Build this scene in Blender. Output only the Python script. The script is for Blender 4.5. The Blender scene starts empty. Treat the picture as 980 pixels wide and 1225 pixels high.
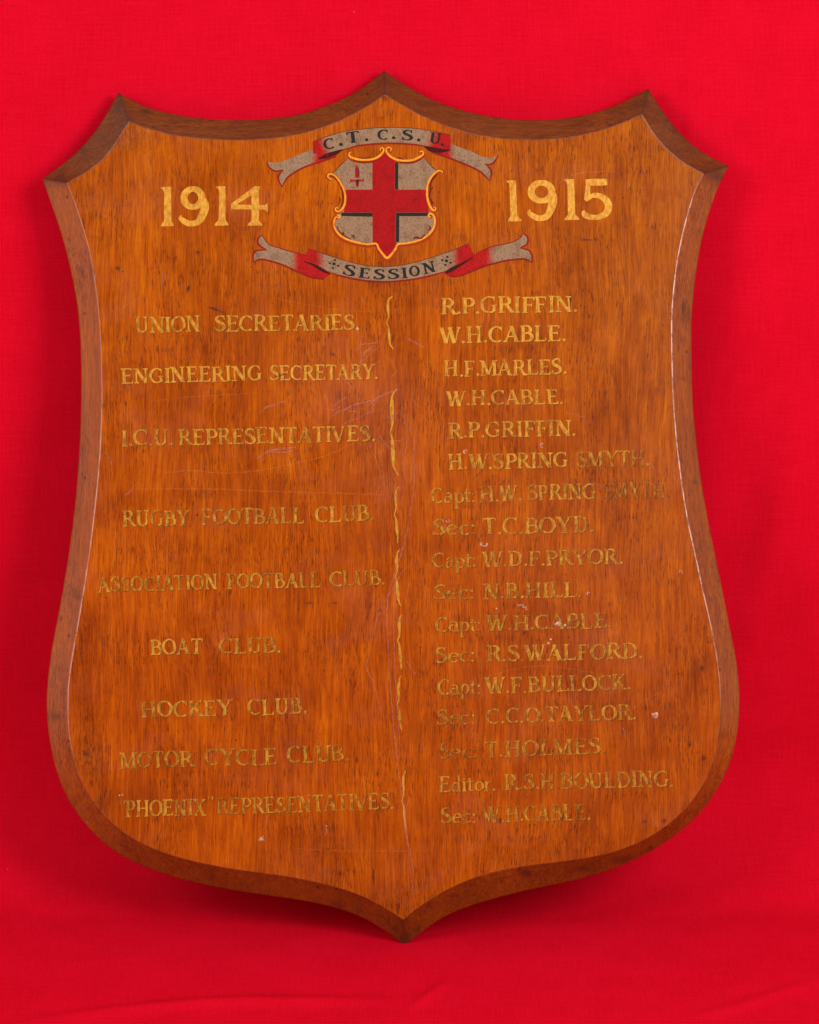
import bpy, math, random
from mathutils import Vector, Matrix
from mathutils.geometry import delaunay_2d_cdt
import numpy as np
rnd = random.Random(11)
sc = bpy.context.scene
COL = sc.collection

# ------------------------------------------------------------------ camera, light, exposure
S = 0.00075                      # metres of board per measured unit
LEAN = math.radians(13)          # the board leans back against the cloth
THICK = 0.021                    # board thickness
DIST = 2.6                       # camera distance from the board's face
BOARD_ROT = Matrix.Rotation(-LEAN, 4, 'X')
BOARD_POS = Vector((0, 0, THICK*math.sin(LEAN) - 0.0012))
BOARD_M = Matrix.Translation(BOARD_POS) @ BOARD_ROT
OX, OY = 484.0, 1131.0           # board origin: its bottom tip
def L(px, py, d=0.0):            # board-local position of a measured point, d metres behind the face
    return Vector(((px-OX)*S, d, (OY-py)*S))

cam = bpy.data.cameras.new('camera'); cam_ob = bpy.data.objects.new('camera', cam); COL.objects.link(cam_ob)
cam_ob.matrix_world = BOARD_M @ Matrix.Translation(L(490, 612.5, -DIST)) @ Matrix.Rotation(math.radians(90), 4, 'X')
cam.sensor_fit = 'VERTICAL'; cam.sensor_height = 36
cam.lens = 36*DIST/(1225*S)
cam.clip_start = 0.05; cam.clip_end = 50
sc.camera = cam_ob

world = bpy.data.worlds.new('World'); sc.world = world; world.use_nodes = True
bg = world.node_tree.nodes['Background']
bg.inputs['Color'].default_value = (1.0, 0.95, 0.9, 1); bg.inputs['Strength'].default_value = 0.52

def area(name, loc, target, size, energy, color):
    l = bpy.data.lights.new(name, 'AREA'); l.shape = 'RECTANGLE'; l.size, l.size_y = size
    l.energy = energy; l.color = color
    o = bpy.data.objects.new(name, l); COL.objects.link(o)
    o.location = loc
    o.rotation_euler = (Vector(target)-Vector(loc)).to_track_quat('-Z', 'Y').to_euler()
    return o
area('lamp', (-1.50, -1.55, 1.36), (0.0, 0.10, 0.34), (0.9, 0.9), 24, (1.0, 0.965, 0.93))
area('lamp', ( 1.25, -1.75, 1.42), (0.14, 0.10, 0.34), (0.9, 0.9), 43.5, (1.0, 0.965, 0.94))

sc.view_settings.view_transform = 'Standard'; sc.view_settings.look = 'None'
sc.view_settings.exposure = 0.0; sc.view_settings.gamma = 1.0
try: sc.view_settings.use_curve_mapping = False
except Exception: pass
sc.cycles.use_denoising = True

# ------------------------------------------------------------------ node helpers
class NT:
    def __init__(s, name):
        s.m = bpy.data.materials.new(name); s.m.use_nodes = True
        s.t = s.m.node_tree; s.t.nodes.clear()
        s.out = s.t.nodes.new('ShaderNodeOutputMaterial')
    def n(s, typ, **kw):
        nd = s.t.nodes.new(typ)
        for k, v in kw.items():
            if k.startswith('i_'):
                key = k[2:]
                key = int(key) if key.isdigit() else key.replace('_', ' ')
                s.set(nd.inputs[key], v)
            else: setattr(nd, k, v)
        return nd
    def set(s, sock, v):
        if isinstance(v, bpy.types.NodeSocket): s.t.links.new(v, sock)
        else:
            if isinstance(v, tuple) and len(v) == 3 and sock.type == 'RGBA': v = (*v, 1)
            sock.default_value = v
    def math(s, op, a, b=None, c=None, clamp=False):
        nd = s.t.nodes.new('ShaderNodeMath'); nd.operation = op; nd.use_clamp = clamp
        s.set(nd.inputs[0], a)
        if b is not None: s.set(nd.inputs[1], b)
        if c is not None: s.set(nd.inputs[2], c)
        return nd.outputs[0]
    def mix(s, f, a, b, blend='MIX'):
        nd = s.t.nodes.new('ShaderNodeMix'); nd.data_type = 'RGBA'; nd.blend_type = blend
        s.set(nd.inputs[0], f); s.set(nd.inputs[6], a); s.set(nd.inputs[7], b)
        return nd.outputs[2]
    def ramp(s, v, lo, hi, a=0.0, b=1.0):
        nd = s.t.nodes.new('ShaderNodeMapRange'); nd.interpolation_type = 'SMOOTHSTEP'
        s.set(nd.inputs[0], v); nd.inputs[1].default_value = lo; nd.inputs[2].default_value = hi
        nd.inputs[3].default_value = a; nd.inputs[4].default_value = b
        return nd.outputs[0]
    def coords(s):                      # board units (1 = S metres)
        tc = s.n('ShaderNodeTexCoord')
        mp = s.n('ShaderNodeMapping'); s.t.links.new(tc.outputs['Object'], mp.inputs[0])
        mp.inputs['Scale'].default_value = (1/S, 1/S, 1/S)
        return mp.outputs[0]
    def noise(s, co, scale, detail=3.0, rough=0.5, dist=0.0, off=(0,0,0)):
        """scale = (x,y,z) frequency per board unit"""
        mp = s.n('ShaderNodeMapping'); s.t.links.new(co, mp.inputs[0])
        mp.inputs['Scale'].default_value = scale; mp.inputs['Location'].default_value = off
        nz = s.n('ShaderNodeTexNoise'); s.t.links.new(mp.outputs[0], nz.inputs['Vector'])
        nz.inputs['Scale'].default_value = 1; nz.inputs['Detail'].default_value = detail
        nz.inputs['Roughness'].default_value = rough; nz.inputs['Distortion'].default_value = dist
        return nz.outputs['Fac']
    def attr(s, name):
        a = s.n('ShaderNodeAttribute'); a.attribute_name = name
        return a

def wood_field(T, co, dark, mid, light, pore_strength=1.0, off=(0,0,0), across=False):
    """vertical oak grain; returns colour, height"""
    # wavy warp so the grain is not ruler straight
    if across:
        sx = T.n('ShaderNodeSeparateXYZ'); T.set(sx.inputs[0], co); cb = T.n('ShaderNodeCombineXYZ')
        T.set(cb.inputs[0], sx.outputs[2]); T.set(cb.inputs[1], sx.outputs[1]); T.set(cb.inputs[2], sx.outputs[0]); co = cb.outputs[0]
    w = T.noise(co, (0.012, 0.012, 0.006), 2, .5, off=off)
    wx = T.math('MULTIPLY', T.math('SUBTRACT', w, 0.5), 20.0)
    w2 = T.noise(co, (0.05, 0.05, 0.03), 2, .5, off=(off[0]+5, 3, 1))
    wx = T.math('ADD', wx, T.math('MULTIPLY', T.math('SUBTRACT', w2, 0.5), 1.6))
    cx = T.n('ShaderNodeCombineXYZ'); T.set(cx.inputs[0], wx)
    va = T.n('ShaderNodeVectorMath', operation='ADD'); T.set(va.inputs[0], co); T.set(va.inputs[1], cx.outputs[0])
    g = va.outputs[0]
    o1 = (off[0]+11, off[1], off[2]+2)
    broad = T.noise(g, (0.018, 0.018, 0.0035), 3, .55, .2, off=o1)
    band = T.noise(g, (0.13, 0.13, 0.008), 3, .6, .2, off=(o1[0]+7, 0, 4))
    fine = T.noise(g, (0.62, 0.62, 0.018), 5, .82, off=(o1[0]+3, 0, 7))
    fleck = T.noise(g, (0.22, 0.22, 0.020), 3, .6, .4, off=(o1[0]+1, 0, 9))
    pore = T.noise(g, (0.85, 0.85, 0.075), 2, .6, off=(o1[0]+9, 0, 5))
    pore2 = T.noise(g, (0.55, 0.55, 0.06), 3, .6, off=(o1[0]+19, 0, 15))
    blot = T.noise(co, (0.012, 0.012, 0.010), 4, .6, .5, off=(off[0]+2, 8, 3))
    v = T.math('ADD', T.math('MULTIPLY', broad, 0.40), T.math('MULTIPLY', band, 0.45))
    v = T.math('ADD', v, T.math('MULTIPLY', fine, 1.30))
    v = T.math('ADD', v, T.math('MULTIPLY', fleck, 0.45))
    v = T.math('ADD', v, T.math('MULTIPLY', blot, 0.30))      # mean about 1.32
    t1 = T.ramp(v, 1.10, 1.54)
    t2 = T.ramp(v, 1.40, 1.86)
    c = T.mix(t1, dark, mid); c = T.mix(t2, c, light)
    p = T.ramp(pore, 0.555, 0.62)
    pmask = T.ramp(T.noise(co, (0.02, 0.02, 0.012), 2, .5, off=(3, 1, off[2]+6)), 0.42, 0.60, .08, 1.0)
    p = T.math('MULTIPLY', T.math('MULTIPLY', p, pmask), 0.80*pore_strength)
    pc = T.mix(0.80, c, (0.035, 0.008, 0.002))
    c = T.mix(p, c, pc)
    q = T.math('MULTIPLY', T.ramp(pore2, 0.60, 0.66), 0.70*pore_strength)
    c = T.mix(q, c, T.mix(0.75, c, (0.05, 0.010, 0.002)))
    h = T.math('SUBTRACT', T.math('MULTIPLY', fine, 0.35), T.math('ADD', p, q))
    return c, h, co

def principled(T, color, rough=0.4, spec=0.5, metal=0.0, coat=0.0, coat_rough=0.2, normal=None, alpha=None):
    b = T.n('ShaderNodeBsdfPrincipled')
    T.set(b.inputs['Base Color'], color); T.set(b.inputs['Roughness'], rough)
    T.set(b.inputs['Specular IOR Level'], spec); T.set(b.inputs['Metallic'], metal)
    T.set(b.inputs['Coat Weight'], coat); T.set(b.inputs['Coat Roughness'], coat_rough)
    if normal is not None: T.set(b.inputs['Normal'], normal)
    if alpha is not None: T.set(b.inputs['Alpha'], alpha)
    T.t.links.new(b.outputs[0], T.out.inputs[0])
    return b
def bump(T, h, strength, dist):
    b = T.n('ShaderNodeBump'); T.set(b.inputs['Height'], h)
    b.inputs['Strength'].default_value = strength; b.inputs['Distance'].default_value = dist
    return b.outputs[0]

# ------------------------------------------------------------------ materials
def mat_panel():
    T = NT('varnished_oak_face'); co = T.coords()
    c, h, _ = wood_field(T, co, (0.195, 0.032, 0.0005), (0.370, 0.071, 0.0006), (0.550, 0.143, 0.0012))
    c = T.mix(T.attr('ruddy').outputs['Fac'], c, T.mix(1.0, c, (0.94, 0.75, 1.0), 'MULTIPLY'))
    cl = T.noise(co, (0.011, 0.011, 0.008), 5, .62, .8, off=(9, 2, 6))
    c = T.mix(T.ramp(cl, 0.46, 0.68, 0, .6), c, T.mix(1.0, c, (0.72, 0.62, 0.7), 'MULTIPLY'))
    cl2 = T.noise(co, (0.025, 0.025, 0.016), 4, .6, 1.0, off=(19, 2, 16))
    c = T.mix(T.ramp(cl2, 0.54, 0.70, 0, .7), c, T.mix(1.0, c, (1.18, 1.32, 1.0), 'MULTIPLY'))
    c = T.mix(T.ramp(cl2, 0.46, 0.30, 0, .5), c, T.mix(1.0, c, (0.76, 0.64, 0.8), 'MULTIPLY'))
    # smoky patches of old varnish, redder and browner toward the right side
    a = T.attr('stain_sheen'); sp = T.n('ShaderNodeSeparateColor'); T.t.links.new(a.outputs['Color'], sp.inputs[0])
    c = T.mix(T.math('MULTIPLY', sp.outputs[1], 0.75, clamp=True), c, T.mix(1.0, c, (0.82, 0.94, 2.5), 'MULTIPLY'))
    brk = T.ramp(T.noise(co, (0.30, 0.30, 0.12), 5, .8, 0.0, off=(3, 3, 3)), 0.46, 0.60)
    c = T.mix(T.ramp(T.math('ADD', T.attr('pit').outputs['Fac'], T.math('MULTIPLY', T.math('SUBTRACT', T.noise(co, (0.35, 0.35, 0.2), 3, .7, off=(6, 6, 6)), .5), T.math('MULTIPLY', T.attr('pit').outputs['Fac'], 3.0))), .30, .95, 0, .80), c, (0.055, 0.014, 0.009))
    s = T.math('MULTIPLY', sp.outputs[0], T.math('ADD', T.math('MULTIPLY', brk, 0.75), 0.22), clamp=True)
    c = T.mix(s, c, (0.085, 0.017, 0.006))
    # pinkish haze: fine rubbing, plus lamp sheen put into the colour toward the right
    hz = T.math('MULTIPLY', T.ramp(T.noise(co, (0.010, 0.010, 0.016), 4, .6, .8, off=(4, 4, 4)), 0.50, 0.72), 0.05)
    hz = T.math('ADD', hz, T.math('MULTIPLY', sp.outputs[2], 0.13))
    c = T.mix(hz, c, (0.42, 0.16, 0.13))
    # specks of dirt
    vo = T.n('ShaderNodeTexVoronoi'); vo.feature = 'F1'; T.t.links.new(co, vo.inputs['Vector']); vo.inputs['Scale'].default_value = 0.045
    dot = T.ramp(vo.outputs['Distance'], 0.035, 0.075, 1.0, 0.0)
    sp2 = T.n('ShaderNodeSeparateColor'); T.t.links.new(vo.outputs['Color'], sp2.inputs[0])
    dot = T.math('MULTIPLY', dot, T.ramp(sp2.outputs[0], 0.62, 0.70))
    c = T.mix(T.math('MULTIPLY', dot, 0.6), c, (0.06, 0.012, 0.006))
    r = T.ramp(T.noise(co, (0.03, 0.03, 0.02), 4, .6), 0.3, 0.7, 0.30, 0.46)
    principled(T, c, r, 0.06, coat=0.0, normal=bump(T, h, 0.15, 0.00015))
    return T.m

def mat_bevel(name, d, m, l, off, pink=0.0, foot=None, across=False):
    T = NT(name); co = T.coords()
    c, h, _ = wood_field(T, co, d, m, l, 1.0, off, across)
    k = T.ramp(T.noise(co, (0.045, 0.045, 0.025) if not across else (0.022, 0.045, 0.05), 4, .6, .5, off=off), 0.54, 0.74)
    c = T.mix(T.math('MULTIPLY', k, 0.50), c, (0.07, 0.018, 0.008))
    vo = T.n('ShaderNodeTexVoronoi'); T.t.links.new(co, vo.inputs['Vector']); vo.inputs['Scale'].default_value = 0.05
    sv = T.n('ShaderNodeSeparateColor'); T.t.links.new(vo.outputs['Color'], sv.inputs[0])
    nk = T.math('MULTIPLY', T.ramp(T.math('ADD', vo.outputs['Distance'], T.math('MULTIPLY', T.noise(co, (0.3, 0.3, 0.3), 3, .6), .12)), 0.12, 0.19, 1, 0), T.ramp(sv.outputs[0], .55, .60))
    c = T.mix(T.math('MULTIPLY', nk, 0.75), c, (0.045, 0.012, 0.006))
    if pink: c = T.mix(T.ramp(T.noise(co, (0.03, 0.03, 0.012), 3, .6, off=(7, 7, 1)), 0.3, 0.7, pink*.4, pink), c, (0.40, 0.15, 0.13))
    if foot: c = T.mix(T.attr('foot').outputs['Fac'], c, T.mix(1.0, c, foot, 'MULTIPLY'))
    a = T.attr('worn_glint').outputs['Fac']  # pale arris line: chipped wear plus the lamps' glint painted in
    br = T.ramp(T.noise(co, (0.12, 0.12, 0.05), 4, .7, off=(2, 2, 8)), 0.38, 0.56)
    c = T.mix(T.math('MULTIPLY', T.math('MULTIPLY', a, br), 0.85), c, (0.80, 0.58, 0.50))
    dk = T.attr('grime').outputs['Fac']
    c = T.mix(T.math('MULTIPLY', dk, 0.75), c, (0.045, 0.012, 0.006))
    principled(T, c, 0.33, 0.40, coat=0.15, coat_rough=0.2, normal=bump(T, h, 0.35, 0.0002))
    return T.m

def mat_gold(name, base, worn_glint=True):
    """gold leaf rubbed off along the grain; the attribute 'fade' says how far"""
    T = NT(name); co = T.coords()
    n1 = T.noise(co, (0.30, 0.30, 0.14), 4, .65)
    n2 = T.noise(co, (0.07, 0.07, 0.05), 3, .6, off=(3, 0, 3))
    n3 = T.noise(co, (0.9, 0.9, 0.10), 3, .6, off=(8, 0, 3))
    v = T.math('ADD', T.math('MULTIPLY', n1, 0.7), T.math('MULTIPLY', n2, 0.3))
    br = T.ramp(v, 0.36, 0.64)
    fade = T.attr('fade').outputs['Fac']
    c = T.mix(br, (base[0]*.62, base[1]*.50, base[2]*.55), base)
    c = T.mix(T.ramp(n3, 0.60, 0.72, 0, .35), c, (0.16, 0.055, 0.012))
    c = T.mix(T.math('MULTIPLY', fade, 0.62, clamp=True), c, (0.30, 0.118, 0.007))
    pres = T.math('ADD', T.math('SUBTRACT', 1.0, T.math('MULTIPLY', fade, 0.72)), T.math('MULTIPLY', T.math('SUBTRACT', v, 0.5), 2.2))
    pres = T.math('ADD', pres, T.math('MULTIPLY', T.math('SUBTRACT', n3, 0.5), 1.0))
    al = T.math('MULTIPLY', T.ramp(pres, 0.05, 0.85), 0.97)
    principled(T, c, 0.42, 0.2, metal=0.15, coat=0.0, normal=bump(T, v, 0.4, 0.0004), alpha=al)
    return T.m

def mat_paint(name, base, dark=None, amt=0.35, vcol=False, alpha=None):
    T = NT(name); co = T.coords()
    n1 = T.noise(co, (0.75, 0.75, 0.35), 5, .8); n2 = T.noise(co, (0.10, 0.10, 0.07), 3, .6, off=(3, 1, 3))
    if vcol: base_s = T.attr('paint').outputs['Color']
    else: base_s = base
    c = base_s
    dk = T.mix(1.0, base_s, (0.42, 0.33, 0.28), 'MULTIPLY')
    c = T.mix(T.math('MULTIPLY', T.ramp(n1, 0.50, 0.62), amt*1.6), c, dk)
    c = T.mix(T.math('MULTIPLY', T.ramp(n2, 0.45, 0.70), amt*.8), c, dk)
    chip = T.ramp(T.noise(co, (0.33, 0.33, 0.12), 3, .6, off=(7, 1, 3)), 0.66, 0.72)
    al = T.math('SUBTRACT', 1.0 if alpha is None else T.math('MULTIPLY', T.attr('alpha_soft').outputs['Fac'], 1.0) if alpha == 'attr' else alpha, T.math('MULTIPLY', chip, 0.55))
    principled(T, c, 0.5, 0.08, coat=0.0, normal=bump(T, n1, 0.3, 0.0003), alpha=al)
    return T.m

def mat_scratch(name, col, amount):
    T = NT(name); co = T.coords()
    n = T.noise(co, (0.14, 0.14, 0.14), 4, .7)
    al = T.math('MULTIPLY', T.ramp(n, 0.36, 0.62, 0.25, 1.0), amount)
    principled(T, col, 0.35, 0.5, alpha=al); return T.m

def mat_cloth():
    T = NT('red_cotton_cloth')
    tc = T.n('ShaderNodeTexCoord')
    mp = T.n('ShaderNodeMapping'); T.t.links.new(tc.outputs['UV'], mp.inputs[0]); mp.inputs['Scale'].default_value = (1/S,)*3
    co = mp.outputs[0]
    n = T.noise(co, (0.012, 0.012, 0.012), 4, .6); n2 = T.noise(co, (0.25, 0.25, 0.25), 3, .6)
    wx = T.n('ShaderNodeTexWave'); wx.wave_type = 'BANDS'; wx.bands_direction = 'X'; T.t.links.new(co, wx.inputs[0]); wx.inputs['Scale'].default_value = 0.21; wx.inputs['Distortion'].default_value = 1.2
    wy = T.n('ShaderNodeTexWave'); wy.wave_type = 'BANDS'; wy.bands_direction = 'Y'; T.t.links.new(co, wy.inputs[0]); wy.inputs['Scale'].default_value = 0.21; wy.inputs['Distortion'].default_value = 1.2
    warp = T.noise(co, (0.6, 0.02, 1), 2, .6); weft = T.noise(co, (0.02, 0.6, 1), 2, .6, off=(4, 4, 4))
    weave = T.math('ADD', T.math('MULTIPLY', T.math('ADD', wx.outputs['Fac'], wy.outputs['Fac']), 0.25), T.math('ADD', T.math('MULTIPLY', warp, 0.5), T.math('MULTIPLY', weft, 0.5)))
    c = T.mix(T.ramp(n, 0.35, 0.65), (0.520, 0.0015, 0.0095), (0.570, 0.0020, 0.0128))
    c = T.mix(T.ramp(weave, 0.45, 1.05, 0.0, 0.65), c, (0.70, 0.007, 0.032))
    c = T.mix(T.ramp(n2, 0.40, 0.7, 0, .25), c, (0.46, 0.001, 0.011))
    # tiny lint
    vo = T.n('ShaderNodeTexVoronoi'); T.t.links.new(co, vo.inputs['Vector']); vo.inputs['Scale'].default_value = 0.02
    sp2 = T.n('ShaderNodeSeparateColor'); T.t.links.new(vo.outputs['Color'], sp2.inputs[0])
    dot = T.math('MULTIPLY', T.ramp(vo.outputs['Distance'], 0.012, 0.028, 1, 0), T.ramp(sp2.outputs[0], .7, .75))
    c = T.mix(T.math('MULTIPLY', dot, 0.35), c, (0.75, 0.10, 0.14))
    b = principled(T, c, 0.95, 0.0, normal=bump(T, weave, 0.4, 0.0005))
    b.inputs['Sheen Weight'].default_value = 0.0; b.inputs['Sheen Tint'].default_value = (1.0, 0.25, 0.35, 1)
    return T.m

# ------------------------------------------------------------------ mesh helpers
def link(name, verts, faces, mat, parent=None, smooth=False):
    me = bpy.data.meshes.new(name); me.from_pydata([tuple(v) for v in verts], [], faces)
    if mat: me.materials.append(mat)
    if smooth: me.shade_smooth()
    o = bpy.data.objects.new(name, me); COL.objects.link(o)
    if parent: o.parent = parent
    return o
def fattr(o, name, vals):
    a = o.data.attributes.new(name, 'FLOAT', 'POINT'); a.data.foreach_set('value', np.asarray(vals, 'f'))
def cattr(o, name, vals):
    a = o.data.attributes.new(name, 'FLOAT_COLOR', 'POINT'); v = np.ones((len(vals), 4), 'f'); v[:, :3] = vals
    a.data.foreach_set('color', v.ravel())

def spline(pts, n=None, step=2.0, closed=False):
    """Catmull-Rom, resampled evenly"""
    P = [np.array(p, float) for p in pts]
    if closed: P = [P[-1]] + P + [P[0], P[1]]
    else: P = [2*P[0]-P[1]] + P + [2*P[-1]-P[-2]]
    out = []
    for i in range(1, len(P)-2):
        p0, p1, p2, p3 = P[i-1:i+3]
        for k in range(12):
            t = k/12
            out.append(.5*((2*p1)+(-p0+p2)*t+(2*p0-5*p1+4*p2-p3)*t*t+(-p0+3*p1-3*p2+p3)*t**3))
    out.append(P[-2]); out = np.array(out)
    d = np.r_[0, np.cumsum(np.hypot(*np.diff(out[:, :2], axis=0).T))]
    if n is None: n = max(2, int(d[-1]/step)+1)
    s = np.linspace(0, d[-1], n)
    return np.stack([np.interp(s, d, out[:, k]) for k in range(out.shape[1])], 1)
def smooth_line(a, it=6):
    a = a.copy()
    for _ in range(it): a[1:-1] = .25*a[:-2]+.5*a[1:-1]+.25*a[2:]
    return a

def stroke_quads(pts, cap=True):
    """pts: array (x,y,w) -> quads of a stroke of varying width"""
    p = pts[:, :2]; t = np.gradient(p, axis=0); t /= (np.linalg.norm(t, axis=1, keepdims=True)+1e-9)
    nrm = np.stack([-t[:, 1], t[:, 0]], 1); h = pts[:, 2:3]/2
    a, b = p+nrm*h, p-nrm*h
    return [[a[i], b[i], b[i+1], a[i+1]] for i in range(len(p)-1)]
def union(polys, extra=None, eps=1e-6):
    """true 2D union, triangulated"""
    V, F = [], []
    for q in polys:
        q = [tuple(map(float, v)) for v in q]
        ar = sum(q[i][0]*q[(i+1) % len(q)][1]-q[(i+1) % len(q)][0]*q[i][1] for i in range(len(q)))
        if abs(ar) < 1e-9: continue
        if ar < 0: q = q[::-1]
        F.append(list(range(len(V), len(V)+len(q)))); V += [Vector(v) for v in q]
    if extra is not None: V += [Vector(map(float, v)) for v in extra]
    r = delaunay_2d_cdt(V, [], F, 1, eps)
    return np.array([tuple(v) for v in r[0]]), [tuple(f) for f, src in zip(r[2], r[5]) if len(src)]

def flat(name, V2, F, mat, parent, h):
    """flat paint film h metres proud of the board's face, from measured 2D points"""
    vs = [L(x, y, -h) for x, y in V2]
    fs = []
    for f in F:
        a, b, c = (V2[i] for i in f[:3])
        ar = (b[0]-a[0])*(c[1]-a[1])-(c[0]-a[0])*(b[1]-a[1])
        fs.append(f if ar < 0 else f[::-1])     # normals to the viewer (-y)
    return link(name, vs, fs, mat, parent)

# ------------------------------------------------------------------ the hand-drawn roman alphabet (cap height 1, y up)
T_, t_ = 0.168, 0.078
def V(x, y0=0, y1=1, w=T_): return [[(x-w/2, y0), (x+w/2, y0), (x+w/2*.92, y1), (x-w/2*.92, y1)]]
def D(x0, y0, x1, y1, w): return [[(x0-w/2, y0), (x0+w/2, y0), (x1+w/2, y1), (x1-w/2, y1)]]
def H(x0, x1, y, w=t_): return [[(x0, y-w/2), (x1, y-w/2), (x1, y+w/2), (x0, y+w/2)]]
def SB(x, l=.15, y=0): return [[(x-l, y), (x+l, y), (x+l*.92, y+.05), (x+l*.45, y+.10), (x-l*.45, y+.10), (x-l*.92, y+.05)]]
def ST(x, l=.15, y=1): return [[(x-l, y), (x-l*.92, y-.05), (x-l*.45, y-.10), (x+l*.45, y-.10), (x+l*.92, y-.05), (x+l, y)]]
def ARC(cx, cy, rx, ry, a0, a1, n=14, T=T_, t=t_, fl=None):
    A = np.radians(np.linspace(a0, a1, n)); c = np.abs(np.cos(A))
    w = t+(T-t)*c**1.3
    return stroke_quads(np.stack([cx+rx*np.cos(A), cy+ry*np.sin(A), w], 1))
def PTH(pts, n=16): return stroke_quads(spline(pts, n=n))
def TIP(x, y, h=.16, w=.07, up=True):  # vertical serif at an arm's end
    s = 1 if up else -1
    return [[(x-w, y), (x, y+s*h), (x+.02, y+s*h), (x+.03, y)]]
def GL():
    g = {}
    g['I'] = (V(.19)+SB(.19)+ST(.19), .38)
    g['H'] = (V(.19)+SB(.19)+ST(.19)+V(.70)+SB(.70)+ST(.70)+H(.2, .7, .51), .90)
    g['L'] = (V(.19)+SB(.17)+ST(.19)+H(.1, .66, .042)+TIP(.66, .05), .72)
    g['E'] = (V(.19)+SB(.17)+ST(.17)+H(.1, .66, .042)+H(.1, .62, .958)+H(.2, .52, .52, .075)+TIP(.66, .05, .17)+TIP(.62, .95, .15, up=False)+[[(.50, .42), (.54, .42), (.54, .62), (.50, .62)]], .73)
    g['F'] = (V(.19)+SB(.19)+ST(.17)+H(.1, .62, .958)+H(.2, .50, .50, .075)+TIP(.62, .95, .17, up=False)+[[(.48, .40), (.52, .40), (.52, .60), (.48, .60)]], .68)
    g['T'] = (V(.36)+SB(.36)+H(.04, .68, .955)+TIP(.68, .95, .17, up=False)+[[(.04, .95), (.11, .95), (.05, .78), (.03, .78)]], .72)
    g['U'] = (V(.19, .32)+ST(.19)+V(.66, .32, 1, .10)+ST(.66)+PTH([(.19, .40, T_), (.22, .16, .17), (.42, .035, .10), (.62, .16, .11), (.66, .40, .10)]), .84)
    g['N'] = (V(.17, 0, 1, .09)+SB(.17)+ST(.13)+D(.72, 0, .17, 1, .22)+V(.72, 0, 1, .09)+ST(.72), .90)
    g['M'] = (V(.15, 0, 1, .09)+SB(.15, .13)+ST(.12)+D(.48, .06, .16, 1, .19)+D(.48, .06, .80, 1, .09)+V(.83)+SB(.83)+ST(.85), 1.02)
    g['A'] = (D(.10, 0, .42, 1, .08)+D(.70, 0, .40, 1, .20)+H(.20, .62, .34, .075)+SB(.10, .12)+SB(.70, .15), .86)
    g['V'] = (D(.40, 0, .10, 1, .20)+D(.42, 0, .72, 1, .08)+ST(.10)+ST(.72, .12), .84)
    g['W'] = (D(.33, 0, .10, 1, .19)+D(.34, 0, .56, 1, .08)+D(.74, 0, .52, 1, .19)+D(.76, 0, 1.0, 1, .08)+ST(.10, .13)+ST(.55, .13)+ST(1.0, .11), 1.12)
    g['Y'] = (D(.40, .45, .11, 1, .19)+D(.42, .45, .70, 1, .08)+V(.41, 0, .50)+SB(.41)+ST(.11, .14)+ST(.70, .12), .80)
    g['X'] = (D(.66, 0, .13, 1, .20)+D(.12, 0, .64, 1, .08)+SB(.66)+ST(.13)+SB(.12, .12)+ST(.64, .12), .80)
    g['K'] = (V(.19)+SB(.19)+ST(.19)+D(.24, .40, .66, 1, .09)+D(.74, 0, .38, .58, .20)+ST(.66, .12)+SB(.74, .14), .84)
    g['P'] = (V(.19)+SB(.19)+H(.05, .40, .955)+H(.2, .40, .46, .075)+ARC(.38, .71, .23, .25, -90, 90), .68)
    g['R'] = (V(.19)+SB(.19)+H(.05, .40, .955)+H(.2, .40, .50, .075)+ARC(.38, .73, .22, .23, -90, 90)+D(.74, 0, .42, .50, .19)+SB(.76, .10), .82)
    g['B'] = (V(.19)+H(.05, .40, .955)+H(.05, .42, .045)+H(.2, .42, .52, .075)+ARC(.38, .74, .20, .22, -90, 90)+ARC(.40, .285, .26, .24, -90, 90), .76)
    g['D'] = (V(.19)+H(.05, .38, .955)+H(.05, .38, .045)+ARC(.36, .50, .36, .455, -90, 90, 18), .84)
    g['O'] = (ARC(.43, .5, .34, .455, 0, 360, 30), .86)
    g['C'] = (ARC(.46, .5, .37, .455, 52, 308, 24)+[[(.66, .88), (.70, .98), (.73, .98), (.74, .70), (.71, .70)]], .80)
    g['G'] = (ARC(.46, .5, .37, .455, 52, 318, 24)+[[(.66, .88), (.70, .98), (.73, .98), (.74, .70), (.71, .70)]]+V(.70, .10, .46, .15)+H(.56, .82, .45, .06), .88)
    g['S'] = (PTH([(.55, .78, .05), (.49, .92, .09), (.32, .955, .085), (.15, .86, .13), (.14, .68, .17), (.30, .55, .19), (.47, .44, .19), (.56, .27, .17), (.48, .10, .12), (.30, .04, .085), (.14, .09, .09), (.07, .25, .05)], 30)+[[(.53, .98), (.56, .98), (.57, .70), (.54, .70)], [(.06, .02), (.03, .02), (.04, .30), (.07, .30)]], .66)
    g['.'] = ([[(.13+.085*math.cos(a), .08+.085*math.sin(a)) for a in np.linspace(0, 2*math.pi, 9)[:-1]]], .27)
    g[':'] = ([[(.13+.08*math.cos(a), y+.08*math.sin(a)) for a in np.linspace(0, 2*math.pi, 9)[:-1]] for y in (.08, .55)], .27)
    g[','] = (g['.'][0]+[[(.12, .05), (.21, .08), (.15, -.14), (.09, -.14)]], .28)
    g['"'] = ([[(.05, 1.0), (.14, 1.02), (.11, .80), (.07, .80)], [(.22, 1.0), (.31, 1.02), (.28, .80), (.24, .80)]], .36)
    # small letters
    g['a'] = (ARC(.27, .21, .19, .19, 0, 360, 16, .13, .06)+V(.48, 0, .45, .14)+PTH([(.12, .52, .08), (.30, .62, .08), (.46, .54, .10), (.48, .40, .14)], 8)+[[(.44, 0), (.60, 0), (.60, .05), (.44, .08)]], .64)
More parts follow.
